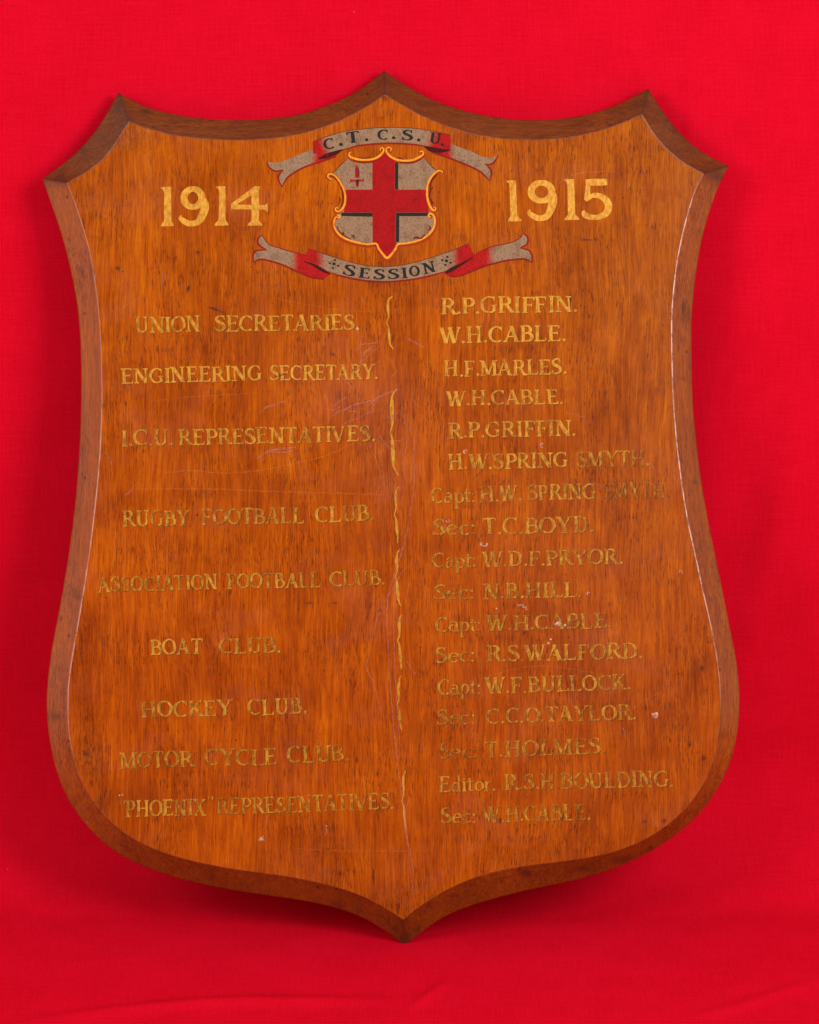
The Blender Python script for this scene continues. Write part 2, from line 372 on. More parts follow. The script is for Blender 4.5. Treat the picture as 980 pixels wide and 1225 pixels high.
    g['p'] = (V(.15, -.34, .62, .14)+SB(.15, .13, -.36)+ARC(.33, .31, .21, .28, -140, 140, 16, .14, .06)+[[(.02, .62), (.15, .66), (.15, .55), (.04, .57)]], .62)
    g['t'] = (V(.17, .08, .84, .13)+H(.02, .40, .60, .06)+PTH([(.17, .14, .12), (.24, .04, .08), (.38, .08, .04)], 6), .42)
    g['e'] = (ARC(.30, .31, .22, .28, 20, 315, 20, .14, .06)+H(.14, .52, .36, .055), .60)
    g['c'] = (ARC(.30, .31, .22, .28, 50, 315, 18, .14, .06), .54)
    g['d'] = (ARC(.28, .29, .21, .27, 30, 330, 18, .14, .06)+V(.48, 0, .98, .13)+ST(.46, .10, 1.0)+SB(.52, .08), .64)
    g['i'] = (V(.14, 0, .62, .13)+SB(.14, .12)+[[(.07, .76), (.14, .70), (.21, .76), (.14, .86)], [(.03, .62), (.14, .64), (.14, .54)]], .30)
    g['o'] = (ARC(.29, .31, .21, .27, 0, 360, 22, .14, .06), .58)
    g['r'] = (V(.14, 0, .62, .13)+SB(.14, .12)+PTH([(.18, .42, .06), (.28, .56, .08), (.40, .56, .11)], 6)+[[(.02, .62), (.14, .64), (.14, .54)]], .46)
    return g
GLY = GL(); CACHE = {}
def glyph(ch):
    if ch not in CACHE: CACHE[ch] = (*union(GLY[ch][0], eps=1e-5), GLY[ch][1])
    return CACHE[ch]

def words_mesh(words, cap, jit=1.0):
    """words: (text, x0, x1, base0, base1[, fade]) in measured units -> verts, faces, fade"""
    VV, FF, FA = [], [], []
    for w in words:
        txt, x0, x1, b0, b1 = w[:5]; fade = w[5] if len(w) > 5 else 0.2
        tot = sum(GLY[c][1] for c in txt)
        k = (x1-x0)/tot; ang = math.atan2(-(b1-b0), x1-x0)
        x = x0
        for ch in txt:
            v, f, adv = glyph(ch)
            by = b0+(b1-b0)*(x-x0)/(x1-x0)+rnd.gauss(0, .28)*jit
            ch_cap = cap*(1+rnd.gauss(0, .018)*jit); a = ang+rnd.gauss(0, .014)*jit
            kk = k*(1+rnd.gauss(0, .02)*jit)
            lx = v[:, 0]*kk; ly = v[:, 1]*ch_cap
            lx = lx+ly*rnd.gauss(0.0, .015)*jit
            # the brush wobbles
            lx = lx+0.22*jit*np.sin(ly*.55+rnd.random()*6); ly = ly+0.18*jit*np.sin(lx*.6+rnd.random()*6)
            X = x+lx*math.cos(a)-ly*math.sin(a); Y = by-(lx*math.sin(a)+ly*math.cos(a))
            o = len(VV); VV += list(zip(X, Y)); FF += [tuple(i+o for i in t) for t in f]
            FA += [fade+rnd.gauss(0, .05)]*len(X)
            x += adv*k
    return VV, FF, FA

# ------------------------------------------------------------------ the cloth
def make_cloth():
    nx, ns = 300, 420
    WALL, R = 0.785*math.sin(LEAN)+THICK*math.cos(LEAN)+0.007, 0.13
    floor_len, wall_len = 1.25+WALL-R, 1.5
    arc = R*math.pi/2
    S1 = floor_len+arc+wall_len
    s = np.concatenate([np.linspace(0, .80, 40)[:-1], np.linspace(.80, 1.75, 420)[:-1], np.linspace(1.75, S1, 200)]); ns = len(s)
    x = np.concatenate([np.linspace(-1.5, -.42, 40)[:-1], np.linspace(-.42, .42, 330)[:-1], np.linspace(.42, 1.5, 40)]); nx = len(x)
    y = np.where(s < floor_len, -1.25+s, np.where(s < floor_len+arc, WALL-R+R*np.sin(np.clip((s-floor_len)/R, 0, math.pi/2)), WALL))
    z = np.where(s < floor_len, 0, np.where(s < floor_len+arc, R-R*np.cos(np.clip((s-floor_len)/R, 0, math.pi/2)), R+s-floor_len-arc))
    ny = np.where(s < floor_len, 0.0, np.where(s < floor_len+arc, -np.sin(np.clip((s-floor_len)/R, 0, math.pi/2)), -1.0)); nz = np.sqrt(1-ny**2)
    X, Sg = np.meshgrid(x, s)
    g = np.random.RandomState(4)
    d = np.zeros_like(X)
    # broad undulation of hung cloth
    for _ in range(14):
        fx, fs_ = g.uniform(-7, 7), g.uniform(-3, 3); d += g.uniform(.0003, .0011)*np.sin(fx*X+fs_*Sg+g.uniform(0, 6.3))
    wallpart = np.clip((Sg-floor_len-arc)/0.1, 0, 1); fl = 1-np.clip((Sg-floor_len+.15)/0.15, 0, 1)
    # pressed fold lines: (x or s position, dir, amplitude, width)
    s_wall = lambda zz: floor_len+arc+zz-R
    d += 0.0016*np.exp(-((X+0.21+0.02*Sg)/0.006)**2)*wallpart*np.clip((Sg-s_wall(.62))/.2, 0, 1)
    d += 0.0010*np.exp(-((X-0.26)/0.006)**2)*wallpart*np.clip((Sg-s_wall(.55))/.2, 0, 1)
    d += 0.0012*np.exp(-((Sg-s_wall(.62)-.01*X)/0.006)**2)
    d += 0.0016*np.exp(-((Sg-s_wall(.150)+.02*X+.004*np.sin(X*14))/0.010)**2)*(.5+.5*np.sin(X*6+1.2))
    # soft wrinkles on the lying part
    for (x0, s0, ln, an, am, wd) in ((-.16, -.13, .22, .16, .0030, .009), (.08, -.22, .30, .05, .0024, .012), (-.36, -.20, .20, .30, .0026, .012), (.34, -.26, .22, -.10, .0022, .012),
                                      (.02, -.105, .05, 1.25, .0022, .005), (-.25, -.33, .3, -.08, .0032, .016), (.2, -.36, .25, .12, .003, .016), (-.05, -.42, .4, .05, .003, .02), (.30, -.12, .12, .5, .0016, .008)):
        sy = s0+1.25
        u = (X-x0)*math.cos(an)+(Sg-sy)*math.sin(an); w = -(X-x0)*math.sin(an)+(Sg-sy)*math.cos(an)+.008*np.sin(u*19+x0*9)
        d += 1.2*am*np.exp(-(w/(wd*1.25))**2)*np.exp(-(u/ln*1.6)**4)
    # the cloth lies flat under the tip, and may not come forward through the board
    near = np.exp(-(X/0.03)**2-((Sg-1.25)/0.05)**2); d = d*(1-near)
    d += .008*np.exp(-((X-.325-.05*np.sin(Sg*3))/.035)**2)*wallpart*np.exp(-((Sg-s_wall(.46))/.22)**2)
    d += .006*np.exp(-((X+.40+.04*np.sin(Sg*4+1))/.03)**2)*wallpart*np.exp(-((Sg-s_wall(.35))/.3)**2)
    d += .004*np.exp(-((X-.42-.2*(Sg-s_wall(.7)))/.02)**2)*wallpart
    d = np.clip(d, -.012, .012)
    # the cloth never comes forward of the board's back
    inb = (np.abs(X) < .335)*wallpart; d = np.where(inb > 0, np.minimum(d, .006), d)
    Y = y[:, None]+ny[:, None]*d; Z = z[:, None]+nz[:, None]*(d-.0)
    verts = np.stack([X, np.broadcast_to(Y, X.shape), np.broadcast_to(Z, X.shape)], -1).reshape(-1, 3)
    i = np.arange(ns-1)[:, None]*nx+np.arange(nx-1)[None, :]; i = i.ravel()
    faces = np.stack([i, i+1, i+nx+1, i+nx], 1).tolist()
    o = link('red_cloth', verts.tolist(), faces, mat_cloth(), None, True)
    uv = o.data.uv_layers.new(name='UVMap'); idx = np.zeros(len(o.data.loops), 'i'); o.data.loops.foreach_get('vertex_index', idx)
    flat_uv = np.stack([X.ravel(), Sg.ravel()], 1)[idx]; uv.data.foreach_set('uv', flat_uv.ravel().astype('f'))
    o['label'] = 'plain bright red cloth sweeping down behind the wooden shield and forward under its tip'
    o['category'] = 'cloth'
    return o
make_cloth()

# ------------------------------------------------------------------ outline of the board, measured
OUT = {
 'tl': [(459.6,84.3),(449,93),(428.4,108.6),(397,124),(362.5,135.6),(327.8,141.5),(289.6,143.4),(256,142.5),(219,138.5),(185,131),(161.6,122),(141.4,110.5)],
 'sl': [(141.4,110.5),(129.6,132.4),(114.5,156),(94.3,179.5),(72.4,198),(50.5,214)],
 'l':  [(50.5,214),(64,252),(76,289),(84.5,323),(91,356),(94.5,385),(96.3,415),(97,450),(97,480),(96,517),(94,550),(91.3,589),(86.7,628),(80.8,671),(74.3,710),(67.8,745),(61.3,780),(56.8,814),(55.5,847),(58.4,880),(65.5,916),(78,949.7),(96,979),(121.8,1006.6),(151,1027),(188,1043),(224.6,1054),(268.7,1063.5),(300,1068.6),(336.7,1073.8),(373.5,1079.7),(410,1088.6),(439.6,1100.6),(465.3,1117),(484,1132)],
 'r':  [(484,1132),(509.4,1111.6),(531.4,1097),(557,1086),(586.6,1076.7),(623,1067),(660,1059.5),(685,1054),(722,1043.5),(758.5,1029),(795,1008.5),(828,982.8),(850,957),(867.5,927.7),(878,898),(883.4,869),(885,836),(883.4,806.5),(878.5,776),(872.3,745),(866,713),(858,674),(848.5,628),(840,580),(833.5,530),(829,478),(827.6,429),(827.4,390),(829.6,356),(834,319),(840.7,282),(850.5,248.6),(862,218),(872,198.7)],
 'sr': [(872,198.7),(842.4,183),(819,164.4),(798.7,140.8),(784.5,120),(775.8,105.5)],
 'tr': [(775.8,105.5),(758,115.6),(734.7,127),(701,137.2),(667,142.3),(633.7,143.6),(612.3,142.4),(577.6,137.7),(543,128.7),(515,118.3),(490.8,105),(470,92),(459.6,84.3)],
}
INN = {
 'tl': [(460.6,113.8),(438.8,128.2),(404,146.2),(369.4,158),(334.7,165),(303,167.7),(273,168),(236,166),(202,161),(175,154),(155,146)],
 'sl': [(155,146),(143,165),(128,186),(108,203.5),(81,219)],
 'l':  [(81,219),(92.6,248.6),(103,282),(109.8,309),(115,343),(118.8,375),(121,405),(122.2,440),(122.7,471.5),(121.7,517),(119.4,556.5),(115,602),(109.6,648),(103,693.7),(95.7,738),(88.2,780.8),(83.3,814),(82,847),(83.8,880),(88.8,906),(98.5,935),(118,966),(144,992),(177,1012),(221,1027.3),(268.7,1037.5),(300,1042.2),(330,1046),(355,1050),(391.8,1058),(428.6,1069.4),(458,1084),(482.5,1099.5)],
 'r':  [(482.5,1099.5),(502,1084),(527.8,1067.6),(557,1053.6),(586.6,1043.7),(623,1036.3),(665,1031),(703.5,1025.6),(740,1017),(777,1001),(811,976),(835.7,947),(850,918),(858.5,883.6),(861.5,847),(860.4,814),(856,780.8),(849,744),(841,710),(832,667.5),(822,622),(814,571),(808.4,522),(804.6,471),(803.4,429),(803,380),(806,339.5),(812,299),(820.5,262),(831,228),(841.5,208)],
 'sr': [(841.5,208),(819,196),(798.7,179.5),(782,161),(768,137.5)],
 'tr': [(768,137.5),(734.7,151.4),(701,161),(667,166.5),(633.7,168),(612,166.9),(577.6,163.4),(543,154.4),(508,140.8),(484,127.7),(460.6,113.8)],
}
ORDER = ['tl', 'sl', 'l', 'r', 'sr', 'tr']
NS = {'tl': 90, 'sl': 36, 'l': 260, 'r': 260, 'sr': 36, 'tr': 90}
DEP = 0.0155                     # how far the bevel falls
cx0, cy0 = 490, 612.5
def grow(a, d):                  # the outer edge lies farther from the eye, so it is really this much larger
    k = (DIST+d)/DIST
    return np.stack([cx0+(a[:, 0]-cx0)*k, cy0+(a[:, 1]-cy0)*k], 1)
outp = {k: grow(smooth_line(spline(OUT[k], n=NS[k]), 8), DEP) for k in ORDER}
innp = {k: smooth_line(spline(INN[k], n=NS[k]), 8) for k in ORDER}
inner_loop = np.concatenate([innp[k][:-1] for k in ORDER])

board = bpy.data.objects.new('honours_shield', None); COL.objects.link(board)
board.location = BOARD_POS; board.rotation_euler = (-LEAN, 0, 0); board.empty_display_size = .1
board['label'] = 'varnished oak honours shield with gilt lettering and painted crest standing on red cloth'
board['category'] = 'shield'

# --- panel
def point_in(poly, P):
    x, y = P[:, 0], P[:, 1]; ins = np.zeros(len(P), bool); n = len(poly)
    for i in range(n):
        x1, y1 = poly[i]; x2, y2 = poly[(i+1) % n]
        c = ((y1 > y) != (y2 > y)) & (x < (x2-x1)*(y-y1)/(y2-y1+1e-12)+x1); ins ^= c
    return ins
def make_panel():
    st = 2.4
    gx, gy = np.meshgrid(np.arange(80, 865, st), np.arange(112, 1102, st)); P = np.stack([gx.ravel(), gy.ravel()], 1)
    P = P[point_in(inner_loop, P)]
    # keep clear of the border
    keep = np.ones(len(P), bool)
    for i in range(0, len(P), 4000):
        dd = np.min(np.hypot(P[i:i+4000, None, 0]-inner_loop[None, :, 0], P[i:i+4000, None, 1]-inner_loop[None, :, 1]), 1); keep[i:i+4000] = dd > 1.8
    P = P[keep]
    V2, F = union([inner_loop], P)
    nV = len(V2); verts = [L(x, y, 0) for x, y in V2]; faces = []
    for f in F:
        a, b, c = (V2[i] for i in f[:3]); ar = (b[0]-a[0])*(c[1]-a[1])-(c[0]-a[0])*(b[1]-a[1])
        faces.append(f if ar < 0 else f[::-1])
    # walls and back
    n = len(inner_loop); b0 = len(verts)
    verts += [L(x, y, 0) for x, y in inner_loop]; b1 = len(verts)
    verts += [L(x, y, THICK-.0004) for x, y in inner_loop]
    faces += [(b0+i, b0+(i+1) % n, b1+(i+1) % n, b1+i) for i in range(n)]
    vb, fb = union([inner_loop]); o2 = len(verts); verts += [L(x, y, THICK-.0004) for x, y in vb]; faces += [tuple(i+o2 for i in f) for f in fb]
    o = link('board_face', verts, faces, mat_panel(), board)
    X = np.array([[OX+v[0]/S, OY-v[2]/S] for v in verts]); x, y = X[:, 0], X[:, 1]
    dark = np.zeros(len(X)); red = np.zeros(len(X)); haze = np.zeros(len(X))
    def G(cx, cy, sx, sy, a, ang=0):
        c, s_ = math.cos(ang), math.sin(ang); u = (x-cx)*c+(y-cy)*s_; w = -(x-cx)*s_+(y-cy)*c
        return a*np.exp(-(u/sx)**2-(w/sy)**2)
    pit = np.zeros(len(X))
    # blots, bruises and dirt read off the board
    for a in [(106,903,15,28,.95,-.25),(112,925,8,8,.35),(150,158,26,18,.55,.6),(146,172,14,12,.4),(180,165,20,10,.2),(225,346,2.6,5,1,.3),(141,321,4,3,.9),(237,302,3,3,.8),
              (215.5,331,2.5,2.5,.7),(257,370,9,1.6,.8,.35),(682,358,3,7,.9,.2),(598,982,3.2,3.4,1.1),(842,907,3.6,3.6,1),(825,891,3,4,.8),(795,982,3.5,3.5,.9),(771,983,4,3,.7),(628,1003,1.8,18,.6,.1),(586,997,1.8,10,.6),
              (447,1047,2,13,.7),(476,1086,2.4,9,.8),(484,1084,6,10,.5),(333,449,2.4,6,.8,1.2),(398,424,6,3,.6,.5),(627,757,2.4,3.6,1.),(567,822,1.6,4,.6),(610,575,2,6,.5,.6),(828,220,10,16,.45,.5),(812,208,14,8,.3,.5),
              (460,118,4,5,.7),(320,455,4,4,.4),(286,470,3,3,.5),(230,235,2,3,.5),(655,160,2,7,.25),(700,287,14,1.2,.5,.05),(646,238,6,2.5,.6),(795,233,3,2,.5),(668,284,2,2,.7),(662,333,3,3,.4),
              (300,720,90,1.2,.10),(475,720,2,2,.8),(455,731,3,2.4,.8),(370,721,7,1.5,.6),(400,721,4,1.4,.7),(365,780,4,2.4,.5),(236,616,1.8,1.8,.9),(840,800,4,6,.6),(843,825,5,4,.5),(845,945,14,10,.25,.7),(120,960,12,10,.4),
              (650,1020,40,8,.18),(200,1005,20,8,.15),(500,1070,10,10,.25),(385,1046,10,8,.2),(100,230,8,14,.3)]:
        dark += G(*a)
        if max(a[2], a[3]) < 20 and a[2]*a[3] < 30: pit += G(a[0], a[1], max(a[2], 1.9), max(a[3], 1.9), min(1, a[4]*1.35), *(a[5:]))
    for _ in range(150):
        k = rnd.choice(range(len(inner_loop))); q = inner_loop[k]
        dark += G(q[0]+rnd.gauss(0, 7), q[1]+rnd.gauss(0, 7), rnd.uniform(1.5, 4), rnd.uniform(2, 7), rnd.uniform(.1, .4))
    for _ in range(60):
        dark += G(rnd.uniform(110, 830), rnd.uniform(150, 1040), rnd.uniform(1.2, 2.2), rnd.uniform(2, 7), rnd.uniform(.2, .6), rnd.gauss(0, .3))
    red += G(780, 560, 200, 420, .85)+G(820, 250, 160, 180, .5)+G(700, 900, 200, 160, .3)
    haze += G(430, 470, 75, 50, .6, .3)+G(470, 560, 40, 60, .3)+G(400, 480, 40, 14, .3, -.5)+G(700, 700, 160, 200, .22)+G(860, 240, 60, 60, .3)+G(115, 590, 14, 30, .25)+G(800, 420, 60, 160, .2)  # rubbed patch near the centre; broad lamp sheen painted on the right
    rud = np.clip((y-380)/420, 0, 1)*.75*(1-.35*np.exp(-((x-400)/300)**2))+G(480, 330, 200, 60, .1)+G(200, 480, 60, 90, .15)
    fattr(o, 'ruddy', np.clip(rud, 0, 1))
    fattr(o, 'pit', np.clip(pit, 0, 1))
    cattr(o, 'stain_sheen', np.stack([np.clip(dark, 0, 1.2), np.clip(red, 0, 1), np.clip(haze, 0, 1)], 1))
make_panel()

# --- six bevelled edges, mitred at the corners
M_END = mat_bevel('shaded_end_grain_edge', (0.080, 0.017, 0.0030), (0.140, 0.032, 0.0040), (0.23, 0.060, 0.006), (31, 4, 2), across=True)  # top bevels: darker end grain, with shade also put into the colour
M_LEFT = mat_bevel('lit_oak_edge', (0.205, 0.040, 0.0045), (0.33, 0.073, 0.0065), (0.48, 0.118, 0.009), (3, 14, 12), .07, (0.55, 0.44, 0.3))  # left flank: lamp light put into a lighter, pinker oak
M_RIGHT = mat_bevel('shaded_oak_edge', (0.17, 0.032, 0.0035), (0.27, 0.058, 0.0045), (0.39, 0.105, 0.006), (13, 4, 22), .0, (0.68, 0.58, 0.6))  # right flank: same oak with its shade put into a darker colour
BEV = {}
def make_bevel(k, lab=None, mat=None):
    a, b = innp[k], outp[k]; n = len(a)
    # profile: share of the way out, depth
    prof = [(0, .0), (.012, .00002), (.03, .00012), (.055, .00042), (.085, .00095), (.13, .0018), *[(u_, DEP*(u_*1.025-.0225)) for u_ in np.linspace(.18, .93, 16)], (.965, DEP*.968), (.99, DEP+.0002), (1.0, DEP+.0012), (1.0, THICK-.0012), (.985, THICK)]
    verts, worn_glint, gr = [], [], []
    g = np.random.RandomState(len(k)*7+n)
    for j, (u, d) in enumerate(prof):
        for i in range(n):
            p = a[i]+(b[i]-a[i])*u
            verts.append(L(p[0], p[1], d))
            tan = a[min(i+1, n-1)]-a[max(i-1, 0)]; side = abs(tan[1])/(np.hypot(*tan)+1e-9)
            w = 1.0 if .008 < u < .04 else (.35 if .04 <= u < .06 else 0)
            y = p[1]
            if k == 'l': ww = np.clip((y-430)/130, 0, 1)*np.clip((920-y)/90, 0, 1)*.40+.04*(y > 230)*(y < 940)
            elif k == 'r': ww = np.clip((y-225)/30, 0, 1)*np.clip((850-y)/160, 0, 1)*.8
            else: ww = .06
            if k in 'lr': worn_glint.append(w*ww*side**2)
            else: worn_glint.append(w*ww)
            e = min(i, n-1-i)*np.hypot(*(b[1]-b[0]))            # distance from a mitre
            q = .55*math.exp(-(e/2.2)**2)*(u > .05)+.30*math.exp(-(e/16)**2)+(.10 if u > .955 else 0)
            for (sx, sy, r1, r2, am) in ((173, 131, 7, 4, .8), (65, 858, 9, 5, .6), (70, 800, 8, 5, .3), (818.8, 369, 2, 9, 1.1), (780, 1016, 4, 3, .9), (855, 210, 9, 9, .5), (628, 1044, 6, 3.4, 1.0), (700, 1040, 18, 5, .5), (745, 1030, 14, 5, .6), (866, 212, 8, 10, .5), (760, 126, 6, 6, .4), (140, 125, 7, 9, .5), (72, 212, 9, 8, .5), (632, 1048, 5, 4, .6), (500, 1115, 3, 5, .8), (833, 576, 4, 2, .5), (832, 660, 3, 3, .5), (71, 740, 3, 2, .8), (484, 1125, 6, 6, .9), (430, 1090, 5, 5, .4), (865, 880, 5, 5, .4)):
                q += 1.3*am*math.exp(-((p[0]-sx)/r1)**2-((p[1]-sy)/r2)**2)
            gr.append(min(q, 1))
    faces = []
    for j in range(len(prof)-1):
        for i in range(n-1):
            c = j*n+i; faces.append((c, c+n, c+n+1, c+1))
    # back strip
    faces = [f[::-1] for f in faces]
    o = link('bevelled_edge', verts, faces, None, board, True)
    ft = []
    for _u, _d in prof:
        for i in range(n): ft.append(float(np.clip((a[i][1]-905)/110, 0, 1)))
    fattr(o, 'foot', ft); fattr(o, 'worn_glint', worn_glint); fattr(o, 'grime', gr)
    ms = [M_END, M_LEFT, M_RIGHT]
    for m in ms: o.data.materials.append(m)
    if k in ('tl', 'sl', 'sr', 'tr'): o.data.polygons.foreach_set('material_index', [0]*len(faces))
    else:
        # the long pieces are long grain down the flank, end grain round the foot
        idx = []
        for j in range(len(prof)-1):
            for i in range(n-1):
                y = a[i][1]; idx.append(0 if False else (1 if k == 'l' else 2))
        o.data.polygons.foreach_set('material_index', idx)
    if lab: o['label'] = lab
    BEV[k] = o
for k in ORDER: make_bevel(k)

# ------------------------------------------------------------------ gilt lettering
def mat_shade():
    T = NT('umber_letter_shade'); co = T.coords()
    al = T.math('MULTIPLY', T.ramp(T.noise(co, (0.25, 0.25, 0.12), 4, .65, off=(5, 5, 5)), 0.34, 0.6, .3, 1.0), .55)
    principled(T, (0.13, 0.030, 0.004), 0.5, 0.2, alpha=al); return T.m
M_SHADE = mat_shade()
def mat_hilite():  # bright offset copy of each letter, a painted relief highlight
    T = NT('emboss_highlight'); co = T.coords()
    al = T.math('MULTIPLY', T.ramp(T.noise(co, (0.22, 0.22, 0.16), 4, .7, off=(1, 5, 9)), 0.40, 0.62, .1, 1.0), T.math('SUBTRACT', .80, T.math('MULTIPLY', T.attr('fade').outputs['Fac'], .95), clamp=True))
    principled(T, (0.68, 0.36, 0.04), 0.4, 0.2, alpha=al); return T.m
M_HILITE = mat_hilite()
G_BIG = mat_gold('gold_leaf_numerals', (0.73, 0.365, 0.035))
G_TXT = mat_gold('gold_leaf_lettering', (0.68, 0.345, 0.028))
FILM = 0.00010
def years():
    def Z(ox, oy, k):
        return lambda pts: [(ox+p[0]/k, oy+p[1]/k, *(q/k for q in p[2:])) for p in pts]
    def one(z, tl, tr, bl, br, sx0, sx1, yb):     # a numeral one
        return [z([(tl[0]-24, tl[1]+2), (tl[0]+4, tl[1]-2), (tr[0], tr[1]), (tr[0]+2, tr[1]+60), (br, yb-38), (bl, yb-38), (tl[0]+3, tl[1]+45), (tl[0]-2, tl[1]+22)]),
                z([(bl, yb-39), (br, yb-39), (sx1-4, yb-16), (sx1, yb-2), (sx0, yb+1), (sx0+4, yb-14)])]
    def nine(z, c, r, right, bot):
        cx, cy = c
        q = []
        A = np.radians(np.linspace(0, 360, 40)); ring = []
        for a in A:
            wd = 40+12*abs(math.cos(a))
            ring.append((cx+r[0]*math.cos(a), cy+r[1]*math.sin(a), wd))
        q += stroke_quads(np.array(z(ring)))
        q += stroke_quads(spline(z([(cx+r[0]-3, cy-8, 40), (right-32, cy+50, 62), (right-42, cy+110, 60), (cx+40, bot-38, 46), (cx-18, bot-22, 42), (cx-62, bot-38, 42), (cx-92, bot-64, 30), (cx-84, bot-86, 6)]), n=30))
        return q
    z = Z(180, 200, 6.125)
    q = one(z, (97, 146), (150, 143), 100, 154, 76, 173, 433)+nine(z, (312, 226), (65, 66), 430, 436)+one(z, (503, 142), (549, 140), 499, 551, 470, 573, 428)
    q += [z([(760, 143), (803, 141), (795, 172), (640, 268), (625, 300), (592, 312), (592, 268)]),
          z([(592, 273), (740, 277), (842, 277), (858, 262), (861, 300), (858, 331), (838, 310), (600, 308)]),
          z([(742, 150), (795, 150), (796, 396), (740, 396)]), z([(740, 395), (796, 395), (815, 412), (820, 428), (712, 429), (716, 414)]), z([(760, 141), (806, 140), (797, 170), (742, 170)])]
    z2 = Z(595, 200, 6.125)
    r = one(z2, (88, 98), (136, 97), 96, 146, 80, 178, 397)+nine(z2, (324, 180), (76, 66), 440, 396)+one(z2, (510, 88), (563, 87), 518, 572, 492, 602, 387)
    r += stroke_quads(spline(z2([(648, 112, 44), (700, 110, 50), (760, 110, 50), (806, 108, 46)]), n=10))
    r += [z2([(652, 92), (684, 92), (682, 200), (690, 232), (655, 252), (637, 236)])]
    r += stroke_quads(spline(z2([(662, 238, 22), (700, 208, 34), (752, 212, 42), (800, 245, 52), (816, 292, 54), (795, 340, 48), (740, 366, 38), (685, 366, 40), (645, 350, 46), (630, 330, 30), (642, 318, 8)]), n=34))
    for nm, quads in (('year_lettering', q), ('year_lettering', r)):
        V2, F = union([[p[:2] for p in a] for a in quads], eps=1e-4)
        o = flat(nm, V2, F, G_BIG, board, FILM); fattr(o, 'fade', [.06]*len(V2))
years()

ROWS_L = [
 (19, [('UNION',162,241,398.4,397.2,.34),('SECRETARIES.',256.5,431,397,394.9,.30)]),
 (18.2, [('ENGINEERING',145,314.5,459.2,455.3,.20),('SECRETARY.',322.5,453,455.2,453.6,.16)]),
 (19, [('I.C.U.',145,208,534.2,533,.40),('REPRESENTATIVES.',213.5,450,533,527.6,.34)]),
 (18.8, [('RUGBY',147,227,630.2,628.6,.40),('FOOTBALL',241,364,628,626,.42),('CLUB.',377,448.5,624.8,622.4,.36)]),
 (18, [('ASSOCIATION',117,261,708.5,704.6,.40),('FOOTBALL',271,384,704.3,702.4,.42),('CLUB.',394.5,461.5,701.8,699.6,.48)]),
 (18.6, [('BOAT',179.5,242.5,783.9,782.4,.30),('CLUB.',262,337,782,780.6,.44)]),
 (19, [('HOCKEY',168.5,278,858.6,856,.38),('CLUB,',296,369,856,853.4,.40)]),
 (19.6, [('MOTOR',143,232,919.6,917.4,.40),('CYCLE',246,332,916.4,914.6,.42),('CLUB.',343.5,419,913.2,910,.48)]),
 (19.6, [('"',143,151,978,978,.35),('PHOENIX',150,246.5,977.8,975.4,.38),('"',248,257,972.5,972.5,.35),('REPRESENTATIVES.',259,472,974.6,968,.46)]),
]
ROWS_R = [
 (19.4, [('R.P.GRIFFIN.',527,692,376.1,373,.20)]), (19.4, [('W.H.CABLE.',526.5,678,411,407.8,.14)]),
 (18.8, [('H.F.MARLES.',531,679,450.9,447.5,.26)]), (17.8, [('W.H.CABLE.',534,675,485.7,483,.34)]),
 (19, [('R.P.GRIFFIN.',536,690,524.4,521.3,.40)]), (18.5, [('H.W.SPRING',536.5,680.5,562.5,559.2,.40),('SMYTH.',690,778,559,557.2,.66)]),
 (18.5, [('Capt:',515.5,569,601.9,600.8,.46),('H.W.',574,626,600.5,599,.44),('SPRING',631.5,713.5,598.8,597,.50),('SMYTH.',721,802,596.8,595,.80)]),
 (19.5, [('Sec:',517,570,640.4,639.6,.56),('T.C.BOYD.',577.5,712,639.8,637,.50)]),
 (18.2, [('Capt:',517,570,679.6,678.5,.54),('W.D.F.PRYOR.',577.5,746,678.5,674.3,.54)]),
 (18.5, [('Sec:',518.5,568,717,716.4,.66),('N.B.HILL.',577.5,697,716.5,714.3,.56)]),
 (18.2, [('Capt:',520.5,576,756.4,755,.54),('W.H.CABLE.',582,733,754.5,751,.56)]),
 (19, [('Sec:',520.5,569,793,792,.56),('R.S.WALFORD.',582,770,791.9,787.6,.52)]),
 (19, [('Capt:',523.5,575.5,831.6,830.3,.56),('W.F.BULLOCK.',581,756,830.2,825,.54)]),
 (18.5, [('Sec:',522.5,569,867,866,.60),('C.C.O.TAYLOR.',581.5,762,866,860.5,.54)]),
 (19, [('Sec:',524.5,571,907.6,907,.70),('T.HOLMES.',580,726,906.6,901,.62)]),
 (19, [('Editor.',525.5,594,947.8,946,.46),('R.S.H.BOULDING.',603.5,806.5,945.3,941,.56)]),
 (19, [('Sec:',527.5,570,985.4,984.6,.56),('W.H.CABLE.',577.5,707,984.4,980.4,.60)]),
]
for rows, nm in ((ROWS_L, 'gilt_heading'), (ROWS_R, 'gilt_name')):
    for cap, words in rows:
        Vv, Ff, Fa = words_mesh(words, cap); nv = len(Vv)
        # umber shade right and below, bright edge up left: embossed relief put into colour
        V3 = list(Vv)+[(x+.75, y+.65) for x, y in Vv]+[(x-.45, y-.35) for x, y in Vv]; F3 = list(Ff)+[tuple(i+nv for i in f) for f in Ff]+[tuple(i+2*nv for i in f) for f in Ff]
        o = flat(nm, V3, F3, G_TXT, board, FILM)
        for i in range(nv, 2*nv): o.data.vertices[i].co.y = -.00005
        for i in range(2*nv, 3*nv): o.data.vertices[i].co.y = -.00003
        o.data.materials.append(M_SHADE); o.data.materials.append(M_HILITE)
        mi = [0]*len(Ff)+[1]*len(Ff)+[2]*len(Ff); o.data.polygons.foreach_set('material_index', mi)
        Fa = [min(.95, f*(1.14 if nm == 'gilt_name' else 1.38 if f > .35 else 1.15)) for f in Fa]; fattr(o, 'fade', Fa*3)

